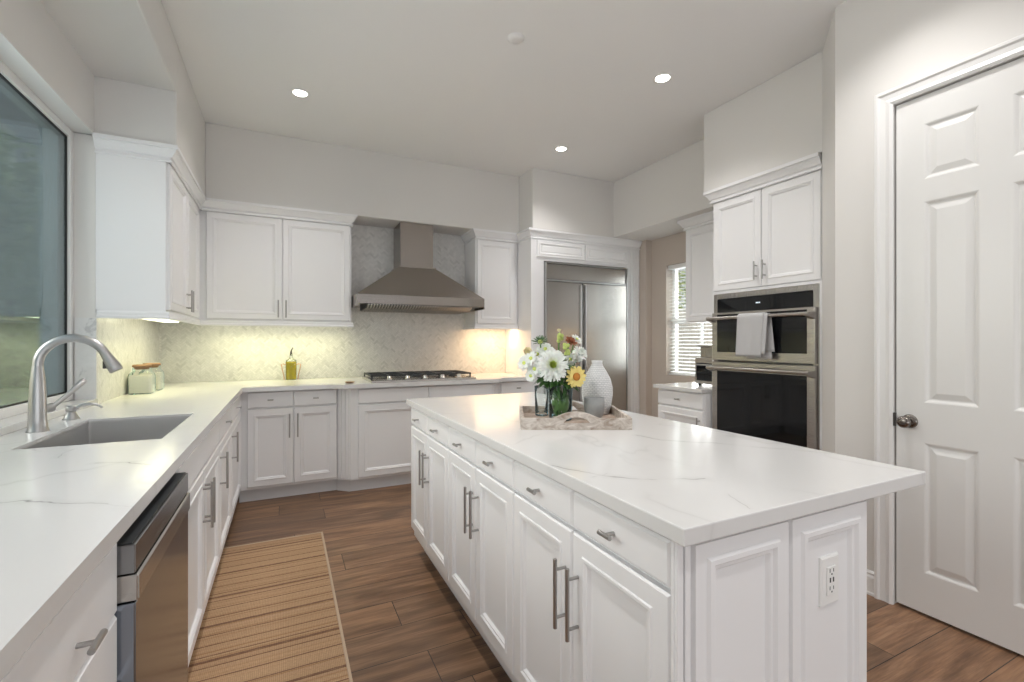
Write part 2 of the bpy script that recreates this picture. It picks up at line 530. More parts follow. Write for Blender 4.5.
class MB:
    def __init__(s):
        s.v = []
        s.f = []
        s.sm = []

    def add(s, vs, fs, smooth=False):
        k = len(s.v)
        s.v += [Vector(v) for v in vs]
        s.f += [tuple(k + i for i in f) for f in fs]
        s.sm += [smooth] * len(fs)
        return s

    def box(s, u0, u1, n0, n1, z0, z1, fr=WORLD):
        vs = [fr(u, n, z) for z in (z0, z1) for n in (n0, n1) for u in (u0, u1)]
        return s.add(vs, [(0, 1, 3, 2), (4, 6, 7, 5), (0, 4, 5, 1), (2, 3, 7, 6), (0, 2, 6, 4), (1, 5, 7, 3)])

    def prism(s, poly, z0, z1):
        n = len(poly)
        vs = [(x, y, z) for z in (z0, z1) for x, y in poly]
        fs = [tuple(range(n)), tuple(range(n, 2 * n))] + [(i, (i + 1) % n, n + (i + 1) % n, n + i) for i in range(n)]
        return s.add(vs, fs)

    def tube(s, path, r, seg=12, cap=True, smooth=True):
        path = [Vector(p) for p in path]
        n = len(path)
        rs = r if isinstance(r, (list, tuple)) else [r] * n
        rings = []
        up = None
        for i, p in enumerate(path):
            t = (path[min(i + 1, n - 1)] - path[max(i - 1, 0)])
            if t.length < 1e-9:
                t = Vector((0, 0, 1))
            t.normalize()
            if up is None:
                up = Vector((0, 0, 1)) if abs(t.z) < 0.9 else Vector((1, 0, 0))
            a = t.cross(up)
            if a.length < 1e-6:
                a = t.cross(Vector((0, 1, 0)))
            a.normalize()
            b = a.cross(t).normalized()
            up = b
            rings.append([p + (a * math.cos(2 * PI * k / seg) + b * math.sin(2 * PI * k / seg)) * rs[i] for k in range(seg)])
        vs = [v for rg in rings for v in rg]
        fs = []
        for i in range(n - 1):
            for k in range(seg):
                k2 = (k + 1) % seg
                fs.append((i * seg + k, i * seg + k2, (i + 1) * seg + k2, (i + 1) * seg + k))
        s.add(vs, fs, smooth)
        if cap:
            s.add(rings[0], [tuple(range(seg))])
            s.add(rings[-1], [tuple(range(seg))])
        return s

    def lathe(s, c, prof, seg=28, smooth=True, closed=False, axis=None, sx=1, sy=1):
        """prof: (r, h) pairs from bottom to top about a vertical (or given) axis"""
        c = Vector(c)
        ax = Vector(axis).normalized() if axis else Z
        a = ax.cross(Vector((0, 1, 0)) if abs(ax.y) < 0.9 else Vector((1, 0, 0))).normalized()
        b = ax.cross(a)
        vs = []
        for r, h in prof:
            r = max(r, 1e-5)
            for k in range(seg):
                th = 2 * PI * k / seg
                vs.append(c + ax * h + a * (r * math.cos(th) * sx) + b * (r * math.sin(th) * sy))
        n = len(prof)
        fs = []
        rng = n if closed else n - 1
        for i in range(rng):
            i2 = (i + 1) % n
            for k in range(seg):
                k2 = (k + 1) % seg
                fs.append((i * seg + k, i * seg + k2, i2 * seg + k2, i2 * seg + k))
        s.add(vs, fs, smooth)
        if not closed:
            if prof[0][0] > 1e-4:
                s.add([vs[k] for k in range(seg)], [tuple(range(seg))])
            if prof[-1][0] > 1e-4:
                s.add([vs[(n - 1) * seg + k] for k in range(seg)], [tuple(range(seg))])
        return s

    def loft(s, loops, cap0=True, cap1=True, smooth=False):
        n = len(loops[0])
        vs = [v for lp in loops for v in lp]
        fs = []
        for i in range(len(loops) - 1):
            for k in range(n):
                k2 = (k + 1) % n
                fs.append((i * n + k, i * n + k2, (i + 1) * n + k2, (i + 1) * n + k))
        if cap0:
            fs.append(tuple(range(n)))
        if cap1:
            fs.append(tuple((len(loops) - 1) * n + k for k in range(n)))
        return s.add(vs, fs, smooth)

    def panel(s, fr, u0, u1, z0, z1, prof, back=0.0):
        """rectangular face built of nested loops; prof = (inset, depth) pairs"""
        loops = [[fr(u0, back, z0), fr(u1, back, z0), fr(u1, back, z1), fr(u0, back, z1)]]
        for i, d in prof:
            loops.append([fr(u0 + i, d, z0 + i), fr(u1 - i, d, z0 + i), fr(u1 - i, d, z1 - i), fr(u0 + i, d, z1 - i)])
        return s.loft(loops)

    def sweep(s, prof, path, closed=False, up=Z):
        """prof: (out, z) pairs swept along a level path with mitred corners; out is to the right of travel"""
        pts = [Vector(p) for p in path]
        n = len(pts)
        loops = []
        for i, p in enumerate(pts):
            d0 = (pts[i] - pts[i - 1]) if (i > 0 or closed) else None
            d1 = (pts[(i + 1) % n] - pts[i]) if (i < n - 1 or closed) else None
            d0 = d0.normalized() if d0 else d1.normalized()
            d1 = d1.normalized() if d1 else d0
            r0 = d0.cross(up)
            r1 = d1.cross(up)
            m = (r0 + r1).normalized()
            k = 1.0 / max(0.3, m.dot(r0))
            loops.append([p + m * (o * k) + up * z for o, z in prof])
        if closed:
            loops.append(loops[0])
        return s.loft(loops, not closed, not closed)


ORG = {}


def finish(name, mesh, mat, parent=None, loc=None, bevel=0.0, subsurf=0):
    o = bpy.data.objects.new(name, mesh)
    COL.objects.link(o)
    if mat:
        mesh.materials.append(mat)
    if parent is not None:
        o.parent = parent
        ORG[o.name] = ORG[parent.name]
    else:
        l = Vector(loc) if loc is not None else Vector((0, 0, 0))
        o.location = l
        ORG[o.name] = l
    if bevel:
        b = o.modifiers.new('bevel', 'BEVEL')
        b.width = bevel
        b.segments = 2
        b.limit_method = 'ANGLE'
        b.angle_limit = rad(35)
    if subsurf:
        m = o.modifiers.new('sub', 'SUBSURF')
        m.levels = m.render_levels = subsurf
    return o


def obj(name, mb, mat, parent=None, loc=None, bevel=0.0, recalc=True, subsurf=0, weld=False):
    org = ORG[parent.name] if parent is not None else (Vector(loc) if loc is not None else Vector((0, 0, 0)))
    me = bpy.data.meshes.new(name)
    me.from_pydata([tuple(v - org) for v in mb.v], [], mb.f)
    me.polygons.foreach_set('use_smooth', mb.sm)
    if recalc or weld:
        bm = bmesh.new()
        bm.from_mesh(me)
        if weld:
            bmesh.ops.remove_doubles(bm, verts=bm.verts, dist=1e-5)
        bmesh.ops.recalc_face_normals(bm, faces=bm.faces)
        bm.to_mesh(me)
        bm.free()
    return finish(name, me, mat, parent, loc, bevel, subsurf)


def tag(o, label=None, cat=None, group=None, kind=None):
    if label:
        o['label'] = label
    if cat:
        o['category'] = cat
    if group:
        o['group'] = group
    if kind:
        o['kind'] = kind
    return o


def thing(name, loc, label, cat, group=None):
    o = bpy.data.objects.new(name, None)
    o.empty_display_size = 0.05
    COL.objects.link(o)
    o.location = loc
    ORG[o.name] = Vector(loc)
    return tag(o, label, cat, group)


def struct(name, mb, mat, parent=None, bevel=0.0, **kw):
    o = obj(name, mb, mat, parent, bevel=bevel, **kw)
    if parent is None:
        o['kind'] = 'structure'
    return o


# ------------------------------------------------------------------ the room
CEIL = 3.05
XL, XR, YB = -0.96, 3.80, 4.86         # window wall, far right wall, back wall
SOF = 2.43                             # underside of the soffits
REAR = -2.6

struct('floor', MB().box(-1.3, 4.1, REAR, 5.1, -0.08, 0.0), M['floor'])
struct('ceiling', MB().box(-1.3, 4.1, REAR, 5.1, CEIL, CEIL + 0.1), M['ceiling'])

# left wall with the long window recess, y 0.95 .. 3.40, z 0.93 .. 2.43
WY0, WY1, WZ0, WZ1 = 0.75, 3.40, 0.945, 2.43
w = MB()
w.box(XL - 0.22, XL, REAR, WY0, 0, 2.76)
w.box(XL - 0.22, XL, WY0, WY1, 0, WZ0 - 0.03)
w.box(XL - 0.22, XL, WY0, WY1, WZ1, 2.76)
w.box(XL - 0.22, XL, WY1, YB + 0.2, 0, 2.76)
struct('wall_left', w, M['wall'])
struct('wall_back', MB().box(XL - 0.22, XR + 0.2, YB, YB + 0.2, 0, CEIL), M['wall'])
# right wall of the alcove with a window opening
RY0, RY1, RZ0, RZ1 = 3.10, 3.90, 0.90, 2.11
w = MB()
w.box(XR, XR + 0.18, 1.2, RY0, 0, CEIL)
w.box(XR, XR + 0.18, RY1, YB, 0, CEIL)
w.box(XR, XR + 0.18, RY0, RY1, 0, RZ0)
w.box(XR, XR + 0.18, RY0, RY1, RZ1, CEIL)
struct('wall_right', w, M['wall_beige'])
struct('trim_1', MB().box(3.715, XR, 4.13, YB, 0, SOF), M['wall_beige'])

# pantry door wall, its end turning 45 degrees into the oven recess
DX = 2.645
DY0, DY1, DH = 0.505, 1.212, 2.402
w = MB()
w.box(DX, DX + 0.12, REAR, DY0 - 0.012, 0, CEIL)
w.box(DX, DX + 0.12, DY0 - 0.012, DY1 + 0.008, DH + 0.008, CEIL)
w.prism([(DX, DY1 + 0.008), (DX, 1.487), (DX + 0.012, 1.497), (2.965, 1.742), (XR, 1.742), (XR, 1.62), (DX + 0.12, 1.30), (DX + 0.12, DY1 + 0.008)], 0, CEIL)
struct('wall_pantry', w, M['wall'])
struct('wall_closet', MB().box(DX + 0.7, DX + 0.75, 0.2, 1.5, 0, CEIL), M['wall'])

# soffits
w = MB()
w.box(XL - 0.1, -0.578, REAR, 3.385, 2.757, CEIL)
w.box(XL - 0.1, -0.578, 3.385, YB, SOF, CEIL)
struct('ceiling_soffit_left', w, M['wall'], bevel=0.006)
struct('ceiling_soffit_back', MB().box(-0.578, 2.28, 4.50, YB, SOF, CEIL), M['wall'], bevel=0.006)
w = MB()
w.prism([(2.28, 4.20), (3.31, 4.20), (3.31, 2.64), (2.96, 2.64), (2.96, 1.735), (XR, 1.735), (XR, YB), (2.28, YB)], SOF, CEIL)
struct('ceiling_soffit_right', w, M['wall'], bevel=0.006)

# herringbone backsplash (thin tile skins on the walls)
w = MB()
w.box(XL, 2.28, YB - 0.008, YB, 0.915, SOF)
struct('wall_tile_back', w, M['tile'])
struct('wall_tile_left', MB().box(XL, XL + 0.008, WY1 + 0.0, YB - 0.008, 0.915, 1.45), M['tile'])
struct('trim_2', MB().box(XL - 0.085, XL + 0.007, WY1 - 0.012, WY1 + 0.001, WZ0, 1.40), M['marble'])
struct('wall_tile_right', MB().box(XR - 0.008, XR, 2.56, RY0, 0.90, 1.46), M['tile'])

# sink window: sill, frame, pane
win = thing('window_1', (XL - 0.1, (WY0 + WY1) / 2, WZ0), None, None)
tag(win, kind='structure')
GX = -1.075
w = MB()
fw = 0.042
w.box(GX - 0.03, GX + 0.022, WY0, WY0 + fw, WZ0, WZ1)
w.box(GX - 0.03, GX + 0.022, WY1 - fw, WY1, WZ0, WZ1)
w.box(GX - 0.03, GX + 0.022, WY0 + fw, WY1 - fw, WZ0, WZ0 + fw)
w.box(GX - 0.03, GX + 0.022, WY0 + fw, WY1 - fw, WZ1 - fw, WZ1)
obj('window_frame', w, M['trim'], win, bevel=0.004)
w = MB()
y0, y1, z0, z1 = WY0 + fw, WY1 - fw, WZ0 + fw, WZ1 - fw
for a in ((y0, y0 + 0.006, z0, z1), (y1 - 0.006, y1, z0, z1), (y0 + 0.006, y1 - 0.006, z0, z0 + 0.006), (y0 + 0.006, y1 - 0.006, z1 - 0.006, z1)):
    w.box(GX - 0.008, GX + 0.008, *a)
obj('gasket', w, M['rubber'], win)
obj('glass_pane', MB().box(GX - 0.003, GX + 0.003, y0 + 0.006, y1 - 0.006, z0 + 0.006, z1 - 0.006), M['glass'], win)
struct('trim_3', MB().box(XL - 0.14, XL + 0.012, WY0, WY1, WZ0 - 0.03, WZ0), M['quartz'], bevel=0.003)

# crown, casing and base profiles
CROWN = [(0.0, -0.096), (0.010, -0.096), (0.013, -0.090), (0.010, -0.082), (0.003, -0.080), (0.003, -0.070), (0.014, -0.066), (0.022, -0.050), (0.034, -0.032), (0.036, -0.024), (0.046, -0.022), (0.046, 0.0), (0.0, 0.0)]
CASE = [(0.0, 0.0), (0.0, 0.012), (0.012, 0.019), (0.030, 0.014), (0.052, 0.017), (0.060, 0.024), (0.072, 0.024), (0.076, 0.018), (0.076, 0.0)]


def casing_path(name, x, y0, y1, h, mat):
    """door casing on a wall facing -x: swept up, across and down, mitred"""
    mb = MB()
    loops = []
    for (y, z, dy, dz) in ((y1, 0, 1, 0), (y1, h, 1, 1), (y0, h, -1, 1), (y0, 0, -1, 0)):
        loops.append([Vector((x - t, y + dy * o, z + dz * o)) for o, t in CASE])
    mb.loft(loops)
    return struct(name, mb, mat)


casing_path('trim_4', DX, DY0 - 0.008, DY1 + 0.006, DH + 0.006, M['trim'])
BASEP = [(0, 0), (0.016, 0), (0.016, 0.012), (0.013, 0.016), (0.013, 0.088), (0.008, 0.10), (0.010, 0.108), (0.004, 0.118), (0, 0.118)]
struct('baseboard_right', MB().sweep(BASEP, [(2.965, 1.742, 0), (DX, 1.493, 0), (DX, DY1 + 0.083, 0)]), M['trim'])

# six panel pantry door
fd = Fr((DX + 0.006, 0, 0), (0, 1, 0), (-1, 0, 0))
dr = thing('door_1', (DX + 0.02, (DY0 + DY1) / 2, 0.012), None, None)
tag(dr, kind='structure')
w = MB()
w.box(DY0, DY1, -0.03, -0.012, 0.014, DH, fd)
us = [DY0, 0.620, 0.811, 0.913, 1.104, DY1]
zs = [0.014, 0.200, 0.800, 0.985, 1.912, 2.015, 2.272, DH]
for a in range(5):
    for b in range(7):
        u0, u1, z0, z1 = us[a], us[a + 1], zs[b], zs[b + 1]
        if a in (1, 3) and b in (1, 3, 5):
            w.panel(fd, u0, u1, z0, z1, [(0.0, 0.0), (0.006, -0.002), (0.014, -0.0085), (0.020, -0.0095), (0.044, -0.002), (0.047, -0.0015)], back=-0.012)
        else:
            w.box(u0, u1, -0.012, 0.0, z0, z1, fd)
obj('door_slab', w, M['door'], dr, weld=True)
kb = thing('door_knob', (DX - 0.005, 1.158, 0.892), 'dark round knob on the white six panel pantry door', 'door knob')
obj('rose', MB().lathe((DX + 0.006, 1.158, 0.892), [(0.032, 0.0), (0.032, 0.004), (0.026, 0.010), (0.012, 0.013)], axis=(-1, 0, 0)), M['dark_knob'], kb)
obj('knob', MB().lathe((DX - 0.006, 1.158, 0.892), [(0.011, 0.0), (0.011, 0.022), (0.020, 0.028), (0.0275, 0.038), (0.028, 0.046), (0.022, 0.056), (0.010, 0.060), (0, 0.060)], axis=(-1, 0, 0)), M['dark_knob'], kb)
tag(kb, kind=None)
obj('strike_plate', MB().box(DX - 0.012, DX + 0.004, DY1 - 0.001, DY1 + 0.006, 0.862, 0.925), M['dark_metal'], dr)

# ------------------------------------------------------------------ cabinet parts
DOORP = [(0.0, 0.014), (0.005, 0.020), (0.046, 0.020), (0.049, 0.0235), (0.056, 0.0235), (0.061, 0.019), (0.066, 0.0185), (0.072, 0.010), (0.078, 0.0095)]
DRAWP = [(0.0, 0.014), (0.006, 0.020), (0.012, 0.020)]


def bar_pull(fr, u, z0, z1, parent, n=0.02, r=0.0056, off=0.033):
    m = MB()
    m.tube([fr(u, n + off, z0), fr(u, n + off, z1)], r, 12)
    for z in (z0 + 0.028, z1 - 0.028):
        m.tube([fr(u, n - 0.001, z), fr(u, n + off, z)], r * 0.8, 10)
    return obj('bar_handle', m, M['nickel'], parent)


def t_knob(fr, u, z, parent, n=0.02, L=0.042, off=0.027):
    m = MB()
    m.tube([fr(u - L / 2, n + off, z), fr(u + L / 2, n + off, z)], 0.0056, 12)
    m.tube([fr(u, n - 0.001, z), fr(u, n + off, z)], 0.0045, 10)
    return obj('bar_knob', m, M['nickel'], parent)


def cab_door(fr, u0, u1, z0, z1, parent, pull=None, prof=DOORP, name='door', pz=None):
    m = MB().panel(fr, u0, u1, z0, z1, prof, back=0.0)
    d = obj(name, m, M['cab'], parent)
    if pull is not None:
        bar_pull(fr, pull, pz[0], pz[1], d)
    return d


def cab_drawer(fr, u0, u1, z0, z1, parent, knob=True):
    m = MB().panel(fr, u0, u1, z0, z1, DRAWP)
    d = obj('drawer', m, M['cab'], parent)
    if knob:
        t_knob(fr, (u0 + u1) / 2, (z0 + z1) / 2, d)
    return d


G = 0.002        # half the reveal between fronts
DZ0, DZ1, RZ_0, RZ_1 = 0.125, 0.735, 0.745, 0.868


def base_cab(name, label, fr, u0, u1, depth, doors=2, knobs=True, pulls='mid', cat='cabinet', group=None, dz0=DZ0, dz1=DZ1, rz0=RZ_0, rz1=RZ_1, fill0=0, fill1=0, toe=0.055, drawers=None, top=0.878, hz=None, toe_h=0.105, hollow=False):
    r = thing(name, fr((u0 + u1) / 2, -depth / 2, 0), label, cat, group)
    if hollow:
        m = MB().box(u0, u1, -0.018, 0, toe_h, top, fr).box(u0, u1, -depth, -depth + 0.012, toe_h, top, fr)
        m.box(u0, u0 + 0.018, -depth + 0.012, -0.018, toe_h, top, fr).box(u1 - 0.018, u1, -depth + 0.012, -0.018, toe_h, top, fr)
        m.box(u0 + 0.018, u1 - 0.018, -depth + 0.012, -0.018, toe_h, toe_h + 0.018, fr)
    else:
        m = MB().box(u0, u1, -depth, 0, toe_h, top, fr)
    obj('body', m, M['cab'], r)
    obj('toe_kick', MB().box(u0, u1, -depth, -toe, 0.0, toe_h - 0.001, fr), M['toe'], r)
    a, b = u0 + fill0, u1 - fill1
    nd = drawers if drawers is not None else doors
    for k in range(nd):
        x0 = a + (b - a) * k / nd + G
        x1 = a + (b - a) * (k + 1) / nd - G
        cab_drawer(fr, x0, x1, rz0, rz1, r, knobs)
    h0, h1 = hz or (dz1 - 0.235, dz1 - 0.045)
    for k in range(doors):
        x0 = a + (b - a) * k / doors + G
        x1 = a + (b - a) * (k + 1) / doors - G
        if pulls == 'mid':
            pu = (x1 - 0.028) if k % 2 == 0 else (x0 + 0.028)
        elif pulls == 'low':
            pu = x0 + 0.028
        elif pulls == 'high':
            pu = x1 - 0.028
        else:
            pu = None
        cab_door(fr, x0, x1, dz0, dz1, r, pu, pz=(h0, h1))
    return r


FL = Fr((-0.322, 0, 0), (0, 1, 0), (1, 0, 0))          # left run, box face
FB = Fr((0, 4.19, 0), (1, 0, 0), (0, -1, 0))           # back run
FC = Fr((0, 4.10, 0), (1, 0, 0), (0, -1, 0))           # cooktop bump-out
FI = Fr((0.702, 0, 0), (0, 1, 0), (-1, 0, 0))          # island long side

# near drawer stack at the left
r = thing('drawer_cabinet', (-0.64, 0.95, 0), 'white four drawer base cabinet between the dishwasher and the photo\'s lower left corner', 'cabinet')
obj('body', MB().box(0.58, 1.196, -0.618, 0, 0.105, 0.878, FL), M['cab'], r)
obj('toe_kick', MB().box(0.58, 1.196, -0.618, -0.055, 0, 0.104, FL), M['toe'], r)
for z0, z1 in ((0.722, 0.868), (0.580, 0.718), (0.352, 0.576), (0.125, 0.348)):
    dd = obj('drawer', MB().panel(FL, 0.586, 1.194, z0, z1, DRAWP), M['cab'], r)
    t_knob(FL, 0.985, (z0 + z1) / 2 - 0.02, dd, L=0.058)

# dishwasher
r = thing('dishwasher', (-0.62, 1.495, 0), 'stainless and black dishwasher under the left counter, door slightly proud of the cabinets', 'dishwasher')
obj('body', MB().box(1.200, 1.790, -0.58, -0.004, 0.105, 0.872, FL), M['steel_dark'], r)
obj('toe_kick', MB().box(1.200, 1.790, -0.58, -0.055, 0, 0.104, FL), M['black'], r)
obj('door', MB().box(1.202, 1.788, -0.002, 0.0465, 0.115, 0.730, FL), M['steel_mirror'], r, bevel=0.003)
obj('handle', MB().box(1.202, 1.788, -0.002, 0.052, 0.733, 0.788, FL), M['steel_x'], r, bevel=0.004)
obj('control_panel', MB().box(1.202, 1.788, -0.002, 0.0465, 0.791, 0.850, FL), M['steel_panel'], r, bevel=0.002)
obj('top_trim', MB().box(1.206, 1.784, -0.03, 0.040, 0.8505, 0.853, FL), M['black'], r)

base_cab('sink_cabinet', 'white two door sink base cabinet between the dishwasher and a drawer cabinet', FL, 1.794, 2.82, 0.618, 2, knobs=False, drawers=1, hollow=True)
base_cab('base_cabinet', 'white one door base cabinet with a drawer, just past the sink cabinet', FL, 2.822, 3.42, 0.618, 1, pulls='low')
base_cab('base_cabinet', 'white one door base cabinet with a drawer, in the far left corner', FL, 3.422, 4.187, 0.618, 1, pulls='low', fill1=0.06)

# back run
base_cab('base_cabinet', 'white two door base cabinet with two drawers, left of the cooktop cabinet', FB, -0.320, 0.402, 0.65, 2, fill0=0.055, fill1=0.004)
cc = base_cab('cooktop_cabinet', 'wide white cabinet below the gas cooktop, standing forward of its neighbours', FC, 0.50, 1.80, 0.74, 2, knobs=False, pulls=None, fill0=0.055, fill1=0.03, toe=0.05)
for (xa, xb, sgn) in ((0.404, 0.50, 1), (1.80, 1.88, -1)):
    w = MB()
    ya, yb_ = (4.188, 4.10) if sgn > 0 else (4.10, 4.188)
    w.prism([(xa, ya), (xb, yb_), (xb, 4.80), (xa, 4.80)], 0.105, 0.878)
    nseg = 3
    for k in range(nseg):
        t0, t1 = 0.13 + k * 0.27, 0.13 + k * 0.27 + 0.18
        p0 = Vector((xa, ya, 0)).lerp(Vector((xb, yb_, 0)), t0)
        p1 = Vector((xa, ya, 0)).lerp(Vector((xb, yb_, 0)), t1)
        nrm = Vector((xb - xa, yb_ - ya, 0)).normalized().cross(Z) * 0.006
        w.prism([(p0.x, p0.y), ((p0 + nrm).x, (p0 + nrm).y), ((p1 + nrm).x, (p1 + nrm).y), (p1.x, p1.y)], 0.12, 0.872)
    obj('fluted_pilaster', w, M['cab'], cc)
    w = MB().prism([(xa, ya + 0.045), (xb, yb_ + 0.045), (xb, 4.80), (xa, 4.80)], 0, 0.104)
    obj('toe_kick', w, M['toe'], cc)
base_cab('base_cabinet', 'white base cabinet with one drawer between the cooktop and the refrigerator', FB, 1.882, 2.276, 0.65, 1, pulls='low', fill0=0.03)

# worktops
w = MB()
SX0, SX1, SY0, SY1 = -0.80, -0.40, 2.075, 2.745


def cellslab(mb, xs, ys, solid, z0, z1):
    for i in range(len(xs) - 1):
        for j in range(len(ys) - 1):
            if not solid(i, j):
                continue
            x0, x1, ya, yb_ = xs[i], xs[i + 1], ys[j], ys[j + 1]
            for z in (z0, z1):
                mb.add([(x0, ya, z), (x1, ya, z), (x1, yb_, z), (x0, yb_, z)], [(0, 1, 2, 3)])
            for (di, dj, p, q) in ((-1, 0, (x0, ya), (x0, yb_)), (1, 0, (x1, ya), (x1, yb_)), (0, -1, (x0, ya), (x1, ya)), (0, 1, (x0, yb_), (x1, yb_))):
                a, b = i + di, j + dj
                if 0 <= a < len(xs) - 1 and 0 <= b < len(ys) - 1 and solid(a, b):
                    continue
                mb.add([(p[0], p[1], z0), (q[0], q[1], z0), (q[0], q[1], z1), (p[0], p[1], z1)], [(0, 1, 2, 3)])
    return mb


CT0, CT1 = 0.880, 0.915
cellslab(w, [XL + 0.001, SX0, SX1, -0.290], [0.60, SY0, SY1, 4.123], lambda i, j: not (i == 1 and j == 1), CT0, CT1)
w.prism([(XL + 0.001, 4.123), (0.335, 4.123), (0.345, 4.12), (0.43, 4.045), (0.445, 4.04), (1.82, 4.04), (1.835, 4.045), (1.90, 4.12), (1.91, 4.123), (2.277, 4.123), (2.277, YB - 0.009), (XL + 0.001, YB - 0.009)], CT0, CT1)
o = obj('countertop', w, M['quartz'], None, (0, 4.4, CT0), weld=True)
tag(o, 'L shaped white quartz countertop with faint grey veins along the window and back walls', 'countertop')

# undermount sink
r = thing('kitchen_sink', (-0.6, 2.41, 0.70), 'brushed steel undermount sink set in the left counter', 'sink')
w = MB()
def rrect(x0, x1, y0, y1, rr, z, n=4):
    pts = []
    for cx, cy, a0 in ((x1 - rr, y1 - rr, 0), (x0 + rr, y1 - rr, 90), (x0 + rr, y0 + rr, 180), (x1 - rr, y0 + rr, 270)):
        for k in range(n + 1):
            a = rad(a0 + 90 * k / n)
            pts.append(Vector((cx + rr * math.cos(a), cy + rr * math.sin(a), z)))
    return pts
e = 0.004
w.loft([rrect(SX0 + 0.0004, SX1 - 0.0004, SY0 + 0.0004, SY1 - 0.0004, 0.008, 0.903),
        rrect(SX0 + 0.0012, SX1 - 0.0012, SY0 + 0.0012, SY1 - 0.0012, 0.008, 0.904),
        rrect(SX0 + 0.004, SX1 - 0.004, SY0 + 0.004, SY1 - 0.004, 0.008, 0.70),
        rrect(SX0 + 0.006, SX1 - 0.006, SY0 + 0.006, SY1 - 0.006, 0.012, 0.69),
        rrect(SX0 + 0.006, SX1 - 0.006, SY0 + 0.006, SY1 - 0.006, 0.012, 0.688),
        rrect(SX0 - 0.006, SX1 + 0.006, SY0 - 0.006, SY1 + 0.006, 0.012, 0.686),
        rrect(SX0 - 0.006, SX1 + 0.006, SY0 - 0.006, SY1 + 0.006, 0.012, 0.876)], True, False)
w.f = [f for f in w.f if len(f) != 20] + [tuple(range(60, 80))]
w.sm = [False] * len(w.f)
obj('basin', w, M['sink'], r)
obj('drain', MB().lathe((-0.6, 2.41, 0.690), [(0.045, 0), (0.045, 0.003), (0.036, 0.003), (0.030, 0.001), (0.0, 0.001)]), M['nickel'], r)

# faucet
FX, FY = -0.868, 2.455
r = thing('kitchen_faucet', (FX, FY, CT1), 'tall brushed nickel gooseneck faucet behind the sink', 'faucet')
obj('base', MB().lathe((FX, FY, CT1), [(0.034, 0), (0.034, 0.004), (0.031, 0.008), (0.0285, 0.05), (0.026, 0.13), (0.0225, 0.20), (0.0172, 0.250), (0.0163, 0.256)]), M['nickel_light'], r)
pts = []
R = 0.108
for k in range(19):
    a = PI - k * (PI * 0.87) / 18
    pts.append((FX + R + R * math.cos(a), FY + 0.0, CT1 + 0.258 + R * math.sin(a)))
obj('gooseneck', MB().tube([(FX, FY, CT1 + 0.25)] + pts, 0.0163, 18), M['nickel_light'], r)
pe = Vector(pts[-1])
td = (Vector(pts[-1]) - Vector(pts[-2])).normalized()
obj('spray_head', MB().tube([pe - td * 0.005, pe + td * 0.015, pe + td * 0.055, pe + td * 0.076, pe + td * 0.080], [0.017, 0.019, 0.0235, 0.0245, 0.020], 18), M['nickel_light'], r)
bt = pe + td * 0.045
obj('spray_button', MB().box(-0.008, 0.008, -0.005, 0.012, -0.016, 0.016, Fr(bt + Vector((-0.017, 0, -0.004)), (0, 1, 0), (-1, 0, 0))), M['dark_metal'], r, bevel=0.003)
m = MB().tube([(FX + 0.012, FY + 0.012, CT1 + 0.085), (FX + 0.034, FY + 0.034, CT1 + 0.090)], 0.0175, 14)
obj('handle_hub', m, M['nickel_light'], r)
m = MB().tube([(FX + 0.034, FY + 0.036, CT1 + 0.092), (FX + 0.070, FY + 0.085, CT1 + 0.140), (FX + 0.098, FY + 0.125, CT1 + 0.182), (FX + 0.102, FY + 0.131, CT1 + 0.188)], [0.0085, 0.0095, 0.0125, 0.010], 14)
obj('lever', m, M['nickel_light'], r)

# soap dispenser
PX, PY = -0.868, 2.775
r = thing('soap_dispenser', (PX, PY, CT1), 'low brushed nickel soap pump with a curved spout, beyond the faucet', 'soap dispenser')
obj('base', MB().lathe((PX, PY, CT1), [(0.030, 0), (0.030, 0.004), (0.024, 0.014), (0.019, 0.026), (0.017, 0.034)]), M['nickel_light'], r)
obj('pump_head', MB().lathe((PX, PY, CT1 + 0.034), [(0.015, 0), (0.020, 0.003), (0.020, 0.022), (0.016, 0.027), (0, 0.028)]), M['nickel_light'], r)
obj('spout', MB().tube([(PX + 0.01, PY, CT1 + 0.046), (PX + 0.035, PY + 0.002, CT1 + 0.062), (PX + 0.065, PY + 0.004, CT1 + 0.066), (PX + 0.092, PY + 0.006, CT1 + 0.060), (PX + 0.108, PY + 0.007, CT1 + 0.046)], [0.0085, 0.0075, 0.0068, 0.006, 0.005], 12), M['nickel_light'], r)

# ------------------------------------------------------------------ island
r_tops = dict(dz0=0.155, dz1=0.765, rz0=0.778, rz1=0.872, hz=(0.502, 0.686))
for (u0, u1, lb) in ((2.072, 2.785, 'white two door, two drawer island cabinet at the end nearest the cooktop'),
                     (1.392, 2.070, 'white two door, two drawer island cabinet in the middle of the island'),
                     (0.690, 1.390, 'white two door, two drawer island cabinet at the end nearest the camera')):
    base_cab('island_cabinet', lb, FI, u0, u1, 0.60, 2, group=None, toe=0.06, **r_tops)

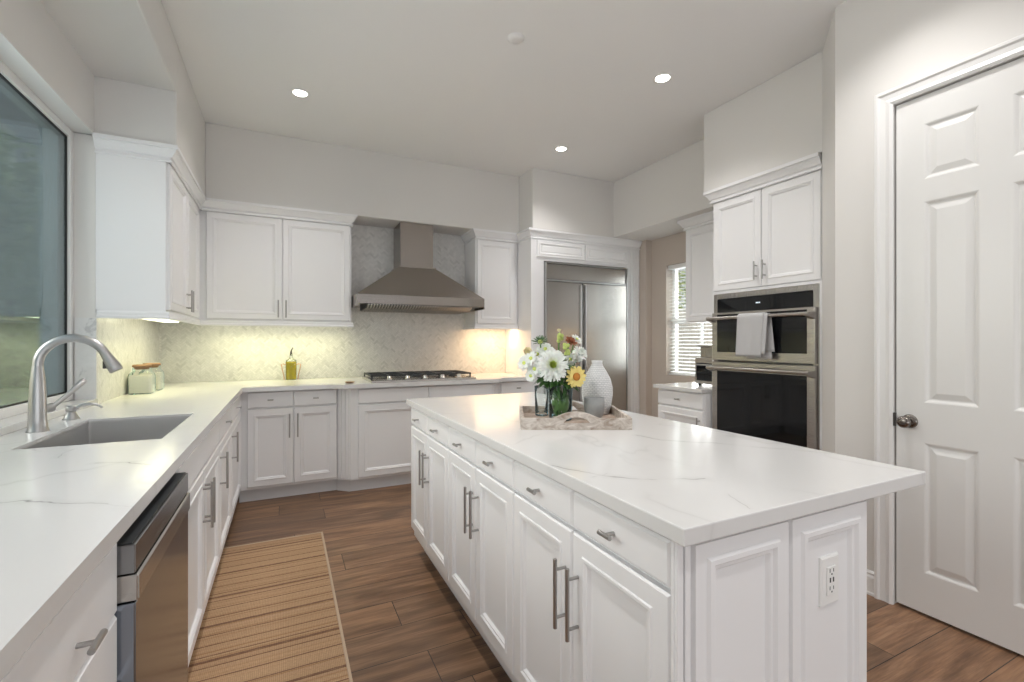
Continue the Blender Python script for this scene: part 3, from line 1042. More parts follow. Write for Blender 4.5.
# island end panel with raised frames
FE = Fr((0, 0.686, 0), (1, 0, 0), (0, -1, 0))
r = thing('island_end_panel', (1.01, 0.70, 0), 'white end of the island with two framed panels, facing the camera', 'panel')
obj('body', MB().box(0.700, 1.330, -0.002, 0.004, 0.105, 0.879, FE), M['cab'], r)
EP = [(0.0, 0.006), (0.004, 0.018), (0.034, 0.018), (0.040, 0.024), (0.050, 0.024), (0.056, 0.017), (0.063, 0.016), (0.070, 0.008), (0.076, 0.008)]
obj('framed_panel', MB().panel(FE, 0.724, 1.018, 0.12, 0.868, EP, back=0.004), M['cab'], r)
obj('framed_panel', MB().panel(FE, 1.024, 1.326, 0.12, 0.868, EP, back=0.004), M['cab'], r)
w = MB()
for k in range(2):
    w.box(0.684 + k * 0.020, 0.698 + k * 0.020, 0.004, 0.014, 0.105, 0.876, FE)
w.box(0.682, 0.722, -0.002, 0.006, 0.105, 0.878, FE)
obj('fluted_trim', w, M['cab'], r)
obj('back_panel', MB().box(1.304, 1.332, 0.69, 2.79, 0.0, 0.879), M['cab'], r)
obj('base_board', MB().box(0.72, 1.332, 0.0, 0.012, 0, 0.105, FE), M['toe'], r)
o = obj('island_countertop', MB().box(0.673, 1.561, 0.645, 2.868, CT0, CT1), M['quartz'], None, (1.1, 1.75, CT0), bevel=0.003)
tag(o, 'white quartz island countertop with thin grey veins, overhanging on the right side', 'countertop')

# outlet on the end panel
FO = Fr((1.176, 0.678, 0.695), (1, 0, 0), (0, -1, 0))
r = thing('outlet', (1.176, 0.678, 0.695), 'white duplex outlet with usb ports on the right framed panel of the island end', 'outlet')
obj('cover_plate', MB().panel(FO, -0.036, 0.036, -0.0585, 0.0585, [(0, 0.003), (0.004, 0.0065), (0.01, 0.0065)]), M['white_plastic'], r)
obj('receptacle', MB().box(-0.017, 0.017, 0.006, 0.0095, -0.034, 0.034, FO), M['white_plastic'], r, bevel=0.0015)
w = MB()
for zc in (0.024, -0.018):
    w.box(-0.0085, -0.0065, 0.009, 0.0100, zc - 0.003, zc + 0.006, FO)
    w.box(0.0055, 0.0075, 0.009, 0.0100, zc - 0.003, zc + 0.005, FO)
    w.box(-0.002, 0.002, 0.009, 0.0100, zc - 0.0095, zc - 0.0060, FO)
for xc in (-0.006, 0.006):
    w.box(xc - 0.0024, xc + 0.0024, 0.009, 0.0100, -0.003, 0.008, FO)
obj('socket_slots', w, M['slot'], r)

# ------------------------------------------------------------------ wall cabinets
UZ0, UZ1 = 1.400, 2.43
def wall_cab(name, label, fr, u0, u1, depth, doors, pulls, fill0=0, fill1=0, z0=UZ0, dz0=1.457, dz1=2.335, pz=(1.475, 1.625)):
    r = thing(name, fr((u0 + u1) / 2, -depth / 2, z0), label, 'cabinet')
    m = MB().box(u0, u1, -depth, 0, z0 + 0.03, UZ1 - 0.002, fr)
    obj('body', m, M['cab'], r)
    a, b = u0 + fill0, u1 - fill1
    for k in range(doors):
        x0 = a + (b - a) * k / doors + G
        x1 = a + (b - a) * (k + 1) / doors - G
        pu = None
        if pulls == 'mid':
            pu = (x1 - 0.028) if k % 2 == 0 else (x0 + 0.028)
        elif pulls is not None:
            pu = x0 + 0.028 if pulls == 'low' else x1 - 0.028
        cab_door(fr, x0, x1, dz0, dz1, r, pu, pz=pz)
    return r


def rail(z=UZ0):
    return [(0.0, z - 2.43), (0.018, z - 2.43), (0.020, z - 2.43 + 0.012), (0.014, z - 2.43 + 0.020), (0.014, z - 2.43 + 0.034), (0.010, z - 2.43 + 0.045), (0.0, z - 2.43 + 0.045)]


FUL = Fr((-0.635, 0, 0), (0, 1, 0), (1, 0, 0))
FUB = Fr((0, 4.535, 0), (1, 0, 0), (0, -1, 0))
r = wall_cab('wall_cabinet', 'white two door wall cabinet beside the sink window, its plain side facing the camera', FUL, 3.40, 4.533, 0.324, 2, 'mid', fill0=0.012, fill1=0.05)
obj('crown_molding', MB().sweep(CROWN, [(XL, 3.40, 2.43), (-0.615, 3.40, 2.43), (-0.615, 4.515, 2.43)]), M['cab'], r)
obj('light_rail', MB().sweep(rail(), [(XL + 0.009, 3.40, 2.43), (-0.630, 3.40, 2.43), (-0.630, 4.515, 2.43)]), M['cab'], r)
r = wall_cab('wall_cabinet', 'white two door wall cabinet on the back wall, left of the range hood', FUB, -0.633, 0.556, 0.316, 2, 'mid', fill0=0.055, fill1=0.012)
obj('crown_molding', MB().sweep(CROWN, [(-0.615, 4.515, 2.43), (0.556, 4.515, 2.43), (0.556, 4.85, 2.43)]), M['cab'], r)
obj('light_rail', MB().sweep(rail(), [(-0.630, 4.530, 2.43), (0.556, 4.530, 2.43), (0.556, 4.85, 2.43)]), M['cab'], r)
r = wall_cab('wall_cabinet', 'narrow white one door wall cabinet between the range hood and the refrigerator', FUB, 1.785, 2.276, 0.316, 1, None, fill0=0.012, fill1=0.03, dz1=2.335)
obj('crown_molding', MB().sweep(CROWN, [(1.785, 4.85, 2.43), (1.785, 4.515, 2.43), (2.276, 4.515, 2.43)]), M['cab'], r)
obj('light_rail', MB().sweep(rail(), [(1.785, 4.85, 2.43), (1.785, 4.530, 2.43), (2.276, 4.530, 2.43)]), M['cab'], r)

# refrigerator surround and refrigerator
FF = Fr((0, 4.235, 0), (1, 0, 0), (0, -1, 0))
r = thing('refrigerator_cabinet', (3.0, 4.5, 0), 'tall white cabinet surround with two small doors above the built in refrigerator', 'cabinet')
w = MB()
w.box(2.280, 2.432, -0.615, 0, 0, 2.428, FF)
w.box(3.522, 3.713, -0.615, 0, 0, 2.428, FF)
w.box(2.432, 3.522, -0.615, 0, 2.115, 2.428, FF)
obj('body', w, M['cab'], r)
SD = [(0.0, 0.014), (0.004, 0.020), (0.024, 0.020), (0.028, 0.024), (0.036, 0.022), (0.042, 0.012), (0.050, 0.012), (0.058, 0.016)]
obj('door', MB().panel(FF, 2.345, 2.935, 2.150, 2.318, SD), M['cab'], r)
obj('door', MB().panel(FF, 2.945, 3.535, 2.150, 2.318, SD), M['cab'], r)
w = MB()
for k in range(3):
    w.box(3.575 + k * 0.042, 3.602 + k * 0.042, 0, 0.008, 0.12, 2.33, FF)
obj('fluted_filler', w, M['cab'], r)
obj('crown_molding', MB().sweep(CROWN, [(2.280, 4.53, 2.43), (2.280, 4.235, 2.43), (3.713, 4.235, 2.43)]), M['cab'], r)

r = thing('refrigerator', (2.98, 4.5, 0), 'wide stainless built in side by side refrigerator framed by white cabinetry', 'refrigerator')
obj('body', MB().box(2.436, 3.518, -0.60, -0.01, 0.0, 2.110, FF), M['steel_dark'], r)
obj('top_grille', MB().panel(FF, 2.452, 3.502, 1.925, 2.085, [(0, 0.008), (0.003, 0.012), (0.02, 0.012)], back=-0.01), M['steel_x'], r)
FDM = 2.905
obj('door', MB().panel(FF, 2.452, FDM - 0.012, 0.10, 1.900, [(0, 0.018), (0.004, 0.024), (0.02, 0.024)], back=-0.01), M['steel_x'], r)
obj('door', MB().panel(FF, FDM + 0.012, 3.502, 0.10, 1.900, [(0, 0.018), (0.004, 0.024), (0.02, 0.024)], back=-0.01), M['steel_x'], r)
for u in (FDM - 0.030, FDM + 0.030):
    w = MB().box(u - 0.010, u + 0.010, 0.024, 0.046, 0.12, 1.88, FF)
    obj('edge_handle', w, M['nickel_light'], r, bevel=0.004)
w = MB()
w.box(2.437, 2.450, -0.01, 0.030, 0.0, 2.10, FF)
w.box(3.504, 3.517, -0.01, 0.030, 0.0, 2.10, FF)
w.box(2.450, 3.504, -0.01, 0.030, 2.088, 2.10, FF)
w.box(2.450, 3.504, -0.01, 0.022, 1.904, 1.921, FF)
obj('steel_trim', w, M['nickel_light'], r)
obj('kick_plate', MB().box(2.452, 3.502, -0.01, 0.0, 0.0, 0.09, FF), M['steel_dark'], r)

# ------------------------------------------------------------------ range hood
HX0, HX1, HY0 = 0.566, 1.776, 4.262
r = thing('range_hood', (1.17, 4.6, 1.575), 'stainless wall mounted range hood with a square chimney, over the cooktop', 'range hood')
w = MB()
yb_ = YB - 0.0085
w.box(HX0, HX1, HY0, yb_, 1.606, 1.690)
obj('canopy_band', w, M['steel_hood'], r, bevel=0.003)
w = MB()
def rect(x0, x1, ya, yb2, z):
    return [Vector((x0, ya, z)), Vector((x1, ya, z)), Vector((x1, yb2, z)), Vector((x0, yb2, z))]
w.loft([rect(HX0 + 0.002, HX1 - 0.002, HY0 + 0.002, yb_, 1.690), rect(0.985, 1.355, 4.50, yb_, 1.985), rect(0.985, 1.355, 4.50, yb_, 2.0)])
obj('canopy', w, M['steel_hood'], r, bevel=0.002)
obj('chimney', MB().box(1.008, 1.332, 4.532, yb_, 2.0, SOF - 0.001), M['steel_hood'], r, bevel=0.002)
w = MB()
for k in range(40):
    x = HX0 + 0.10 + k * 0.0255
    if x > HX1 - 0.12:
        break
    w.loft([[Vector((x, y, z - 0.010)), Vector((x + 0.012, y, z - 0.010)), Vector((x + 0.012, y, z)), Vector((x, y, z))] for y, z in ((HY0 + 0.012, 1.604), (HY0 + 0.10, 1.572), (4.70, 1.566))])
obj('baffle_filter', w, M['steel_y'], r)
obj('filter_recess', MB().loft([[Vector((x, HY0 + 0.014, 1.6055)), Vector((x, HY0 + 0.102, 1.573)), Vector((x, 4.70, 1.567)), Vector((x, 4.70, 1.6055))] for x in (HX0 + 0.09, HX1 - 0.09)]), M['black'], r)
w = MB()
w.box(HX0, HX0 + 0.012, HY0, yb_, 1.585, 1.606)
w.box(HX1 - 0.012, HX1, HY0, yb_, 1.585, 1.606)
obj('lower_lip', w, M['steel_hood'], r)

# ------------------------------------------------------------------ cooktop
CX0, CX1, CY0, CY1 = 0.665, 1.615, 4.085, 4.62
r = thing('gas_cooktop', (1.14, 4.35, CT1), 'stainless five burner gas cooktop with black grates on the back counter', 'cooktop')
w = MB()
w.loft([[Vector((x, CY0, CT1 + 0.001)), Vector((x, CY0 + 0.004, CT1 + 0.018)), Vector((x, CY0 + 0.075, CT1 + 0.026)), Vector((x, CY1, CT1 + 0.026)), Vector((x, CY1, CT1 + 0.001))] for x in (CX0, CX1)])
obj('tray', w, M['steel_x'], r)
for k in range(3):
    gx0 = CX0 + 0.012 + k * (CX1 - CX0 - 0.02) / 3
    gx1 = gx0 + (CX1 - CX0 - 0.02) / 3 - 0.006
    w = MB()
    zt0, zt1 = CT1 + 0.045, CT1 + 0.060
    gy0, gy1 = CY0 + 0.095, CY1 - 0.015
    for x in (gx0, (gx0 + gx1) / 2 - 0.006, gx1 - 0.012):
        w.box(x, x + 0.012, gy0, gy1, zt0, zt1)
    for y in (gy0, gy0 + (gy1 - gy0) * 0.25, (gy0 + gy1) / 2, gy0 + (gy1 - gy0) * 0.75, gy1 - 0.012):
        w.box(gx0, gx1, y, y + 0.012, zt0 + 0.001, zt1 - 0.001)
    for x in (gx0, gx1 - 0.012):
        for y in (gy0, gy1 - 0.012):
            w.box(x, x + 0.012, y, y + 0.012, CT1 + 0.027, zt0)
    obj('grate', w, M['black'], r)
for (bx, by, rr) in ((0.83, 4.27, 0.045), (0.83, 4.50, 0.035), (1.14, 4.385, 0.055), (1.45, 4.27, 0.045), (1.45, 4.50, 0.035)):
    obj('burner', MB().lathe((bx, by, CT1 + 0.026), [(rr, 0), (rr, 0.008), (rr * 0.8, 0.010), (rr * 0.8, 0.016), (rr * 0.7, 0.018), (0, 0.018)], 20), M['black'], r)
for k in range(5):
    kx = CX0 + 0.155 + k * 0.160
    obj('control_knob', MB().lathe((kx, CY0 + 0.036, CT1 + 0.022), [(0.023, 0), (0.023, 0.004), (0.018, 0.008), (0.017, 0.028), (0.014, 0.031), (0, 0.031)], 20), M['nickel_light'], r)

o = obj('spoon_rest', MB().lathe((0.50, 4.18, CT1), [(0.02, 0), (0.034, 0.004), (0.042, 0.012), (0.040, 0.012), (0.030, 0.007), (0, 0.006)], 24), M['cork'], None, (0.50, 4.18, CT1))
tag(o, 'small brown dish on the counter left of the cooktop', 'dish')

# ------------------------------------------------------------------ oven tower
FT = Fr((3.005, 0, 0), (0, 1, 0), (-1, 0, 0))
TY0, TY1 = 1.752, 2.580
r = thing('oven_cabinet', (3.3, 2.165, 0), 'tall white cabinet housing the wall ovens, with two doors above them', 'cabinet')
w = MB()
w.box(TY0, TY0 + 0.022, -0.78, 0, 0.105, 2.428, FT)
w.box(TY1 - 0.022, TY1, -0.78, 0, 0.105, 2.428, FT)
w.box(TY0 + 0.022, TY1 - 0.022, -0.78, 0, 1.632, 2.428, FT)
w.box(TY0 + 0.022, TY1 - 0.022, -0.78, 0, 0.105, 0.42, FT)
w.box(TY0 + 0.022, TY1 - 0.022, -0.78, -0.74, 0.42, 1.632, FT)
obj('body', w, M['cab'], r)
obj('toe_kick', MB().box(TY0, TY1, -0.78, -0.055, 0, 0.104, FT), M['toe'], r)
w = MB()
w.box(TY0, TY0 + 0.017, 0, 0.020, 0.41, 1.648, FT)
w.box(TY1 - 0.017, TY1, 0, 0.020, 0.41, 1.648, FT)
w.box(TY0 + 0.017, TY1 - 0.017, 0, 0.020, 1.630, 1.648, FT)
obj('face_frame', w, M['cab'], r)
ym = (TY0 + TY1) / 2
cab_door(FT, TY0 + 0.008, ym - G, 1.652, 2.335, r, ym - 0.032, pz=(1.70, 1.83))
cab_door(FT, ym + G, TY1 - 0.008, 1.652, 2.335, r, ym + 0.032, pz=(1.70, 1.83))
cab_drawer(FT, TY0 + 0.008, TY1 - 0.008, 0.125, 0.40, r)
obj('crown_molding', MB().sweep(CROWN, [(XR - 0.5, TY1, 2.43), (2.985, TY1, 2.43), (2.985, TY0, 2.43)]), M['cab'], r)

OY0, OY1 = 1.776, 2.556
r = thing('built_in_oven', (3.2, 2.165, 0.43), 'stainless double wall oven with black glass doors in the tall white cabinet', 'oven')
obj('body', MB().box(OY0, OY1, -0.70, 0.0, 0.424, 1.628, FT), M['steel_dark'], r)
w = MB()
w.box(OY0 - 0.006, OY0 + 0.032, 0.0, 0.022, 0.424, 1.628, FT)
w.box(OY1 - 0.032, OY1 + 0.006, 0.0, 0.022, 0.424, 1.628, FT)
w.box(OY0 + 0.032, OY1 - 0.032, 0.0, 0.022, 1.590, 1.628, FT)
w.box(OY0 + 0.032, OY1 - 0.032, 0.0, 0.018, 0.424, 0.452, FT)
obj('steel_frame', w, M['steel_z'], r, bevel=0.002)
cp = obj('control_panel', MB().box(OY0 + 0.034, OY1 - 0.034, 0.0, 0.030, 1.488, 1.588, FT), M['black_glass'], r, bevel=0.002)
w = MB()
for k in range(3):
    w.box(2.166 + k * 0.012, 2.174 + k * 0.012, 0.0301, 0.0306, 1.537, 1.545, FT)
obj('display_digits', w, emis('lit_clock_digits', (0.7, 0.85, 1.0), 1.2), cp)


def oven_door(z0, z1, gz0, gz1, hz):
    d = obj('oven_door', MB().box(OY0 + 0.004, OY1 - 0.004, 0.022, 0.052, z0, z1, FT), M['steel_y'], r, bevel=0.003)
    obj('door_glass', MB().box(OY0 + 0.052, OY1 - 0.052, 0.050, 0.0545, gz0, gz1, FT), M['black_glass'], d)
    m = MB().tube([FT(OY0 + 0.005, 0.110, hz), FT(OY1 - 0.005, 0.110, hz)], 0.0125, 16)
    for u in (OY0 + 0.018, OY1 - 0.018):
        m.loft([[FT(u - 0.016, 0.050, hz - 0.034), FT(u + 0.016, 0.050, hz - 0.034), FT(u + 0.016, 0.050, hz + 0.012), FT(u - 0.016, 0.050, hz + 0.012)],
                [FT(u - 0.012, 0.118, hz - 0.012), FT(u + 0.012, 0.118, hz - 0.012), FT(u + 0.012, 0.118, hz + 0.012), FT(u - 0.012, 0.118, hz + 0.012)]])
    obj('oven_handle', m, M['steel_y'], d)
    return d


oven_door(1.128, 1.484, 1.190, 1.470, 1.440)
oven_door(0.456, 1.116, 0.520, 1.050, 1.072)

# towel over the upper oven handle
def towel(y0, y1, x, zt, zf, zb):
    m = MB()
    prof = []
    nst = 14
    for k in range(nst + 1):
        z = zf + (zt - zf) * k / nst
        prof.append((x - 0.019 - 0.006 * (1 - k / nst), z))
    for k in range(1, 6):
        a = PI - k * PI / 6
        prof.append((x + 0.019 * math.cos(a), zt + 0.016 * math.sin(a)))
    for k in range(nst + 1):
        z = zt - (zt - zb) * k / nst
        prof.append((x + 0.019, z))
    cols = 16
    vs = []
    for i in range(cols + 1):
        t = i / cols
        for (px, pz) in prof:
            drop = max(0, zt - pz)
            if px > x:
                y = y0 - 0.030 * drop / 0.3 + (y1 - y0) * 0.96 * t
                wv = 0.0035 * math.sin(t * 9 + 1) * drop / 0.3
            else:
                y = y0 + 0.018 * drop / 0.3 + (y1 - y0 - 0.01 * drop / 0.3) * t
                wv = 0.005 * math.sin(t * 8) * drop / 0.3
            vs.append((px - abs(wv) if px < x else px + abs(wv) * 0.3, y, pz))
    n = len(prof)
    fs = [(i * n + k, i * n + k + 1, (i + 1) * n + k + 1, (i + 1) * n + k) for i in range(cols) for k in range(n - 1)]
    m.add(vs, fs, True)
    return m


HXB = 3.005 - 0.110
r = thing('dish_towel', (HXB, 2.18, 1.16), 'pale grey folded dish towel hung over the upper oven handle', 'towel')
tw = obj('cloth', towel(2.065, 2.265, HXB, 1.443, 1.165, 1.150), M['towel'], r)
sm = tw.modifiers.new('thick', 'SOLIDIFY')
sm.thickness = 0.006
sm.offset = 1.0
tw2 = obj('inner_fold', towel(2.040, 2.130, HXB + 0.0, 1.440, 1.185, 1.20), M['towel'], r)
sm = tw2.modifiers.new('thick', 'SOLIDIFY')
sm.thickness = 0.003
sm.offset = 0.0

# ------------------------------------------------------------------ right hand nook
FR_ = Fr((2.915, 0, 0), (0, 1, 0), (-1, 0, 0))
RT = 0.900
r = base_cab('base_cabinet', 'white base cabinet with one drawer beside the wall ovens, under the blinds window', FR_, 2.584, 3.075, 0.86, 1, pulls='low', rz0=0.738, rz1=0.858, dz1=0.725, top=0.868, fill0=0.004)
o = obj('countertop', MB().box(2.872, XR - 0.009, 2.582, 3.105, 0.870, RT), M['quartz'], None, (3.3, 2.84, 0.87), bevel=0.003)
tag(o, 'short white countertop beside the wall ovens, under the window with blinds', 'countertop')
FUR = Fr((3.480, 0, 0), (0, 1, 0), (-1, 0, 0))
r = wall_cab('wall_cabinet', 'white one door wall cabinet between the oven tower and the window with blinds', FUR, 2.582, 3.315, 0.318, 1, None, fill0=0.03, fill1=0.012, z0=1.42)
obj('crown_molding', MB().sweep(CROWN, [(XR - 0.01, 3.315, 2.43), (3.462, 3.315, 2.43), (3.462, 2.584, 2.43)]), M['cab'], r)
# toaster oven under it
r = thing('toaster_oven', (3.30, 2.77, RT), 'small stainless toaster oven on the short counter beside the wall ovens', 'toaster oven')
T0, T1, TX0, TX1 = 2.60, 2.865, 3.10, 3.46
obj('body', MB().box(TX0 + 0.01, TX1, T0, T1, RT + 0.018, RT + 0.235), M['steel_y'], r, bevel=0.008)
ft = Fr((TX0 + 0.01, 0, 0), (0, 1, 0), (-1, 0, 0))
d = obj('glass_door', MB().box(T0 + 0.03, T1 - 0.025, 0, 0.010, RT + 0.045, RT + 0.19, ft), M['black_glass'], r, bevel=0.002)
m = MB().tube([ft(T0 + 0.05, 0.035, RT + 0.178), ft(T1 - 0.04, 0.035, RT + 0.178)], 0.006, 10)
for u in (T0 + 0.055, T1 - 0.045):
    m.tube([ft(u, 0.008, RT + 0.178), ft(u, 0.035, RT + 0.178)], 0.004, 8)
obj('handle', m, M['nickel_light'], d)
for x in (TX0 + 0.035, TX1 - 0.03):
    for y in (T0 + 0.03, T1 - 0.03):
        obj('foot', MB().lathe((x, y, RT), [(0.011, 0), (0.013, 0.018)], 12), M['black'], r)
r = thing('coffee_machine', (3.30, 2.73, RT + 0.235), 'compact dark and steel appliance resting on top of the toaster oven', 'coffee machine')
obj('body', MB().box(TX0 + 0.04, TX1 - 0.03, T0 + 0.01, T1 - 0.03, RT + 0.236, RT + 0.325), M['steel_z'], r, bevel=0.006)
obj('top_plate', MB().box(TX0 + 0.02, TX1 - 0.01, T0 + 0.004, T1 - 0.02, RT + 0.325, RT + 0.338), M['steel_y'], r, bevel=0.003)

# right window with blinds
win = thing('window_2', (XR + 0.1, (RY0 + RY1) / 2, RZ0), None, None)
tag(win, kind='structure')
w = MB()
GX2 = XR + 0.11
for a in ((RY0, RY0 + 0.04, RZ0, RZ1), (RY1 - 0.04, RY1, RZ0, RZ1), (RY0 + 0.04, RY1 - 0.04, RZ0, RZ0 + 0.04), (RY0 + 0.04, RY1 - 0.04, RZ1 - 0.04, RZ1), (RY0 + 0.04, RY1 - 0.04, 1.475, 1.525)):
    w.box(GX2 - 0.02, GX2 + 0.02, *a)
w.box(GX2 - 0.012, GX2 + 0.012, 3.50, 3.52, RZ0 + 0.04, 1.475)
obj('window_frame', w, M['trim'], win)
obj('glass_pane', MB().box(GX2 + 0.002, GX2 + 0.006, RY0 + 0.03, RY1 - 0.03, RZ0 + 0.03, RZ1 - 0.03), M['clear_glass'], win)
r = thing('window_blind', (XR + 0.05, 3.5, RZ0), 'white horizontal slat blind in the small window on the right', 'blind')
w = MB()
ns = 30
for k in range(ns):
    z = RZ0 + 0.03 + k * (RZ1 - RZ0 - 0.08) / ns
    w.add([(XR + 0.030, RY0 + 0.01, z + 0.004), (XR + 0.070, RY0 + 0.01, z + 0.013), (XR + 0.070, RY1 - 0.01, z + 0.013), (XR + 0.030, RY1 - 0.01, z + 0.004),
           (XR + 0.030, RY0 + 0.01, z + 0.001), (XR + 0.070, RY0 + 0.01, z + 0.010), (XR + 0.070, RY1 - 0.01, z + 0.010), (XR + 0.030, RY1 - 0.01, z + 0.001)],
          [(0, 1, 2, 3), (4, 5, 6, 7), (0, 4, 7, 3), (1, 5, 6, 2), (0, 4, 5, 1), (3, 7, 6, 2)])
obj('slats', w, M['white_plastic'], r)
obj('headrail', MB().box(XR + 0.020, XR + 0.078, RY0 + 0.006, RY1 - 0.006, RZ1 - 0.045, RZ1 - 0.002), M['white_plastic'], r)
obj('bottom_rail', MB().box(XR + 0.026, XR + 0.074, RY0 + 0.01, RY1 - 0.01, RZ0 + 0.004, RZ0 + 0.018), M['white_plastic'], r)
w = MB()
for y in (RY0 + 0.14, RY1 - 0.14):
    w.tube([(XR + 0.028, y, RZ0 + 0.01), (XR + 0.028, y, RZ1 - 0.04)], 0.0012, 6)
obj('ladder_cord', w, M['white_plastic'], r)

# ------------------------------------------------------------------ lights in the room
lamps = [(0.10, 3.67, 'lit recessed downlight in the ceiling near the left soffit'),
         (2.296, 2.39, 'lit recessed downlight in the ceiling, nearest the oven cabinet'),
         (2.296, 3.675, 'lit recessed downlight in the ceiling, nearest the refrigerator')]
lamps += [(0.10, 2.39, 'added unseen downlight above the sink side of the room'), (0.10, 1.10, 'added unseen downlight above the near left counter'),  # out-of-view downlights, added on the same spacing to brighten ceiling and counters
          (2.20, 1.10, 'added unseen downlight above the pantry door'), (0.10, -0.20, 'added unseen downlight just behind the camera on the left'), (2.20, -0.20, 'added unseen downlight just behind the camera on the right')]
for (x, y, lb) in lamps:
    r = thing('recessed_light', (x, y, CEIL), lb, 'ceiling light')
    obj('trim_ring', MB().lathe((x, y, CEIL - 0.001), [(0.044, -0.001), (0.050, -0.007), (0.066, -0.005), (0.068, 0.0)], 36), M['white_plastic'], r)
    obj('lens', MB().lathe((x, y, CEIL - 0.006), [(0.044, 0), (0.044, 0.004), (0, 0.004)], 36), M['lamp'], r)
    sp = bpy.data.lights.new('downlight', 'SPOT')
    sp.energy = 44
    sp.spot_size = rad(125)
    sp.spot_blend = 0.9
    sp.shadow_soft_size = 0.05
    sp.color = (1.0, 0.965, 0.94)
    so = bpy.data.objects.new('downlight', sp)
    so.location = (x, y, CEIL - 0.02)
    COL.objects.link(so)
r = thing('smoke_detector', (1.222, 2.455, CEIL), 'round white smoke detector on the ceiling above the island', 'smoke detector')
obj('housing', MB().lathe((1.222, 2.455, CEIL), [(0.044, 0.0), (0.044, -0.006), (0.040, -0.012), (0.020, -0.015), (0, -0.015)], 36), M['ceiling'], r)
obj('mount_ring', MB().lathe((1.222, 2.455, CEIL), [(0.050, 0.0), (0.050, -0.003), (0.044, -0.004)], 36), M['ceiling'], r)


def led(label, x0, x1, y0, y1, z, mat, power, col, spread=180):
    r = thing('under_cabinet_light', ((x0 + x1) / 2, (y0 + y1) / 2, z), label, 'light')
    obj('housing', MB().box(x0 - 0.004, x1 + 0.004, y0 - 0.004, y1 + 0.004, z + 0.006, z + 0.016), M['white_plastic'], r)
    obj('lens', MB().box(x0, x1, y0, y1, z, z + 0.006), mat, r)
    area('led_light', ((x0 + x1) / 2, (y0 + y1) / 2, z - 0.004), (0, 0, 0), x1 - x0, power, col, y1 - y0, spread=rad(spread))


YEL = (1.0, 0.95, 0.48)
led('slim lit light strip under the wall cabinet beside the window', -0.84, -0.74, 3.50, 4.40, 1.416, M['led_cool'], 1.7, YEL, 105)
led('slim lit light strip under the wall cabinet left of the range hood', -0.55, 0.50, 4.58, 4.68, 1.416, M['led_cool'], 2.6, YEL, 150)
led('slim warm lit light strip under the narrow wall cabinet right of the range hood', 1.84, 2.24, 4.58, 4.68, 1.416, M['led_warm'], 3.4, (1.0, 0.64, 0.33))
led('slim warm lit light strip under the wall cabinet beside the oven tower', 3.58, 3.615, 2.66, 3.02, 1.434, M['led_warm'], 1.0, (1.0, 0.66, 0.34))

# ------------------------------------------------------------------ rug
r = thing('runner_rug', (-0.07, 2.1, 0.0), 'tan woven runner rug with brown stripes along the left cabinets', 'rug')
w = MB()
RXA, RXB, RYA, RYB = -0.375, 0.228, 0.9, 3.33
w.box(RXA, RXB - 0.012, RYA, RYB - 0.012, 0.0, 0.009)
obj('weave', w, M['rug'], r, bevel=0.002)
w = MB()
w.box(RXB - 0.012, RXB, RYA, RYB, 0.0, 0.011)
w.box(RXA, RXB - 0.012, RYB - 0.012, RYB, 0.0, 0.011)
obj('bound_edge', w, M['rug_edge'], r, bevel=0.003)

# ------------------------------------------------------------------ counter items
def jar(x, y, label, s=1.06):
    r = thing('glass_jar', (x, y, CT1), label, 'jar', None)
    b = 0.062 * s
    def sq(h, k, rr=0.016):
        return [v for v in rrect(x - b * k, x + b * k, y - b * k, y + b * k, rr * k, CT1 + h * s)]
    w = MB().loft([sq(0.001, 0.95), sq(0.008, 1.0), sq(0.105, 1.0), sq(0.125, 0.94), sq(0.140, 0.74), sq(0.148, 0.70), sq(0.165, 0.70)], True, False, True)
    obj('glass', w, M['clear_glass'], r)
    w = MB().loft([sq(0.006, 0.93), sq(0.104, 0.95), sq(0.118, 0.88)], True, True)
    obj('contents', w, M['flour'], r)
    obj('lid', MB().lathe((x, y, CT1 + 0.155 * s), [(0.036 * s, 0), (0.040 * s, 0.012 * s), (0.050 * s, 0.014 * s), (0.050 * s, 0.026 * s), (0.046 * s, 0.030 * s), (0, 0.030 * s)]), M['cork'], r)


jar(-0.872, 3.96, 'square glass jar with a brown wooden lid, the nearer of two in the corner')
jar(-0.868, 4.20, 'square glass jar with a brown wooden lid, half hidden behind its twin in the corner')

OXB, OYB = 0.055, 4.76
r = thing('oil_cruet', (OXB, OYB, CT1), 'glass cruet of yellow olive oil with a pour spout, on the back counter', 'oil bottle')
obj('glass', MB().lathe((OXB, OYB, CT1), [(0.040, 0.001), (0.045, 0.006), (0.047, 0.16), (0.043, 0.180), (0.018, 0.196), (0.012, 0.21), (0.012, 0.235), (0.010, 0.235)]), M['clear_glass'], r)
obj('oil', MB().lathe((OXB, OYB, CT1), [(0.038, 0.005), (0.0425, 0.008), (0.0445, 0.155), (0.040, 0.170), (0, 0.170)]), M['oil'], r)
obj('pour_spout', MB().tube([(OXB, OYB, CT1 + 0.225), (OXB, OYB, CT1 + 0.255), (OXB + 0.004, OYB, CT1 + 0.275), (OXB + 0.016, OYB, CT1 + 0.298)], [0.012, 0.009, 0.005, 0.004], 10), M['dark_metal'], r)
w = MB()
for sg in (-1, 1):
    w.tube([(OXB + sg * 0.045, OYB, CT1 + 0.14), (OXB + sg * 0.068, OYB, CT1 + 0.150), (OXB + sg * 0.080, OYB, CT1 + 0.145), (OXB + sg * 0.074, OYB, CT1 + 0.10), (OXB + sg * 0.062, OYB, CT1 + 0.05), (OXB + sg * 0.056, OYB, CT1 + 0.002)], 0.0045, 8)
obj('carry_stand', w, M['copper'], r)

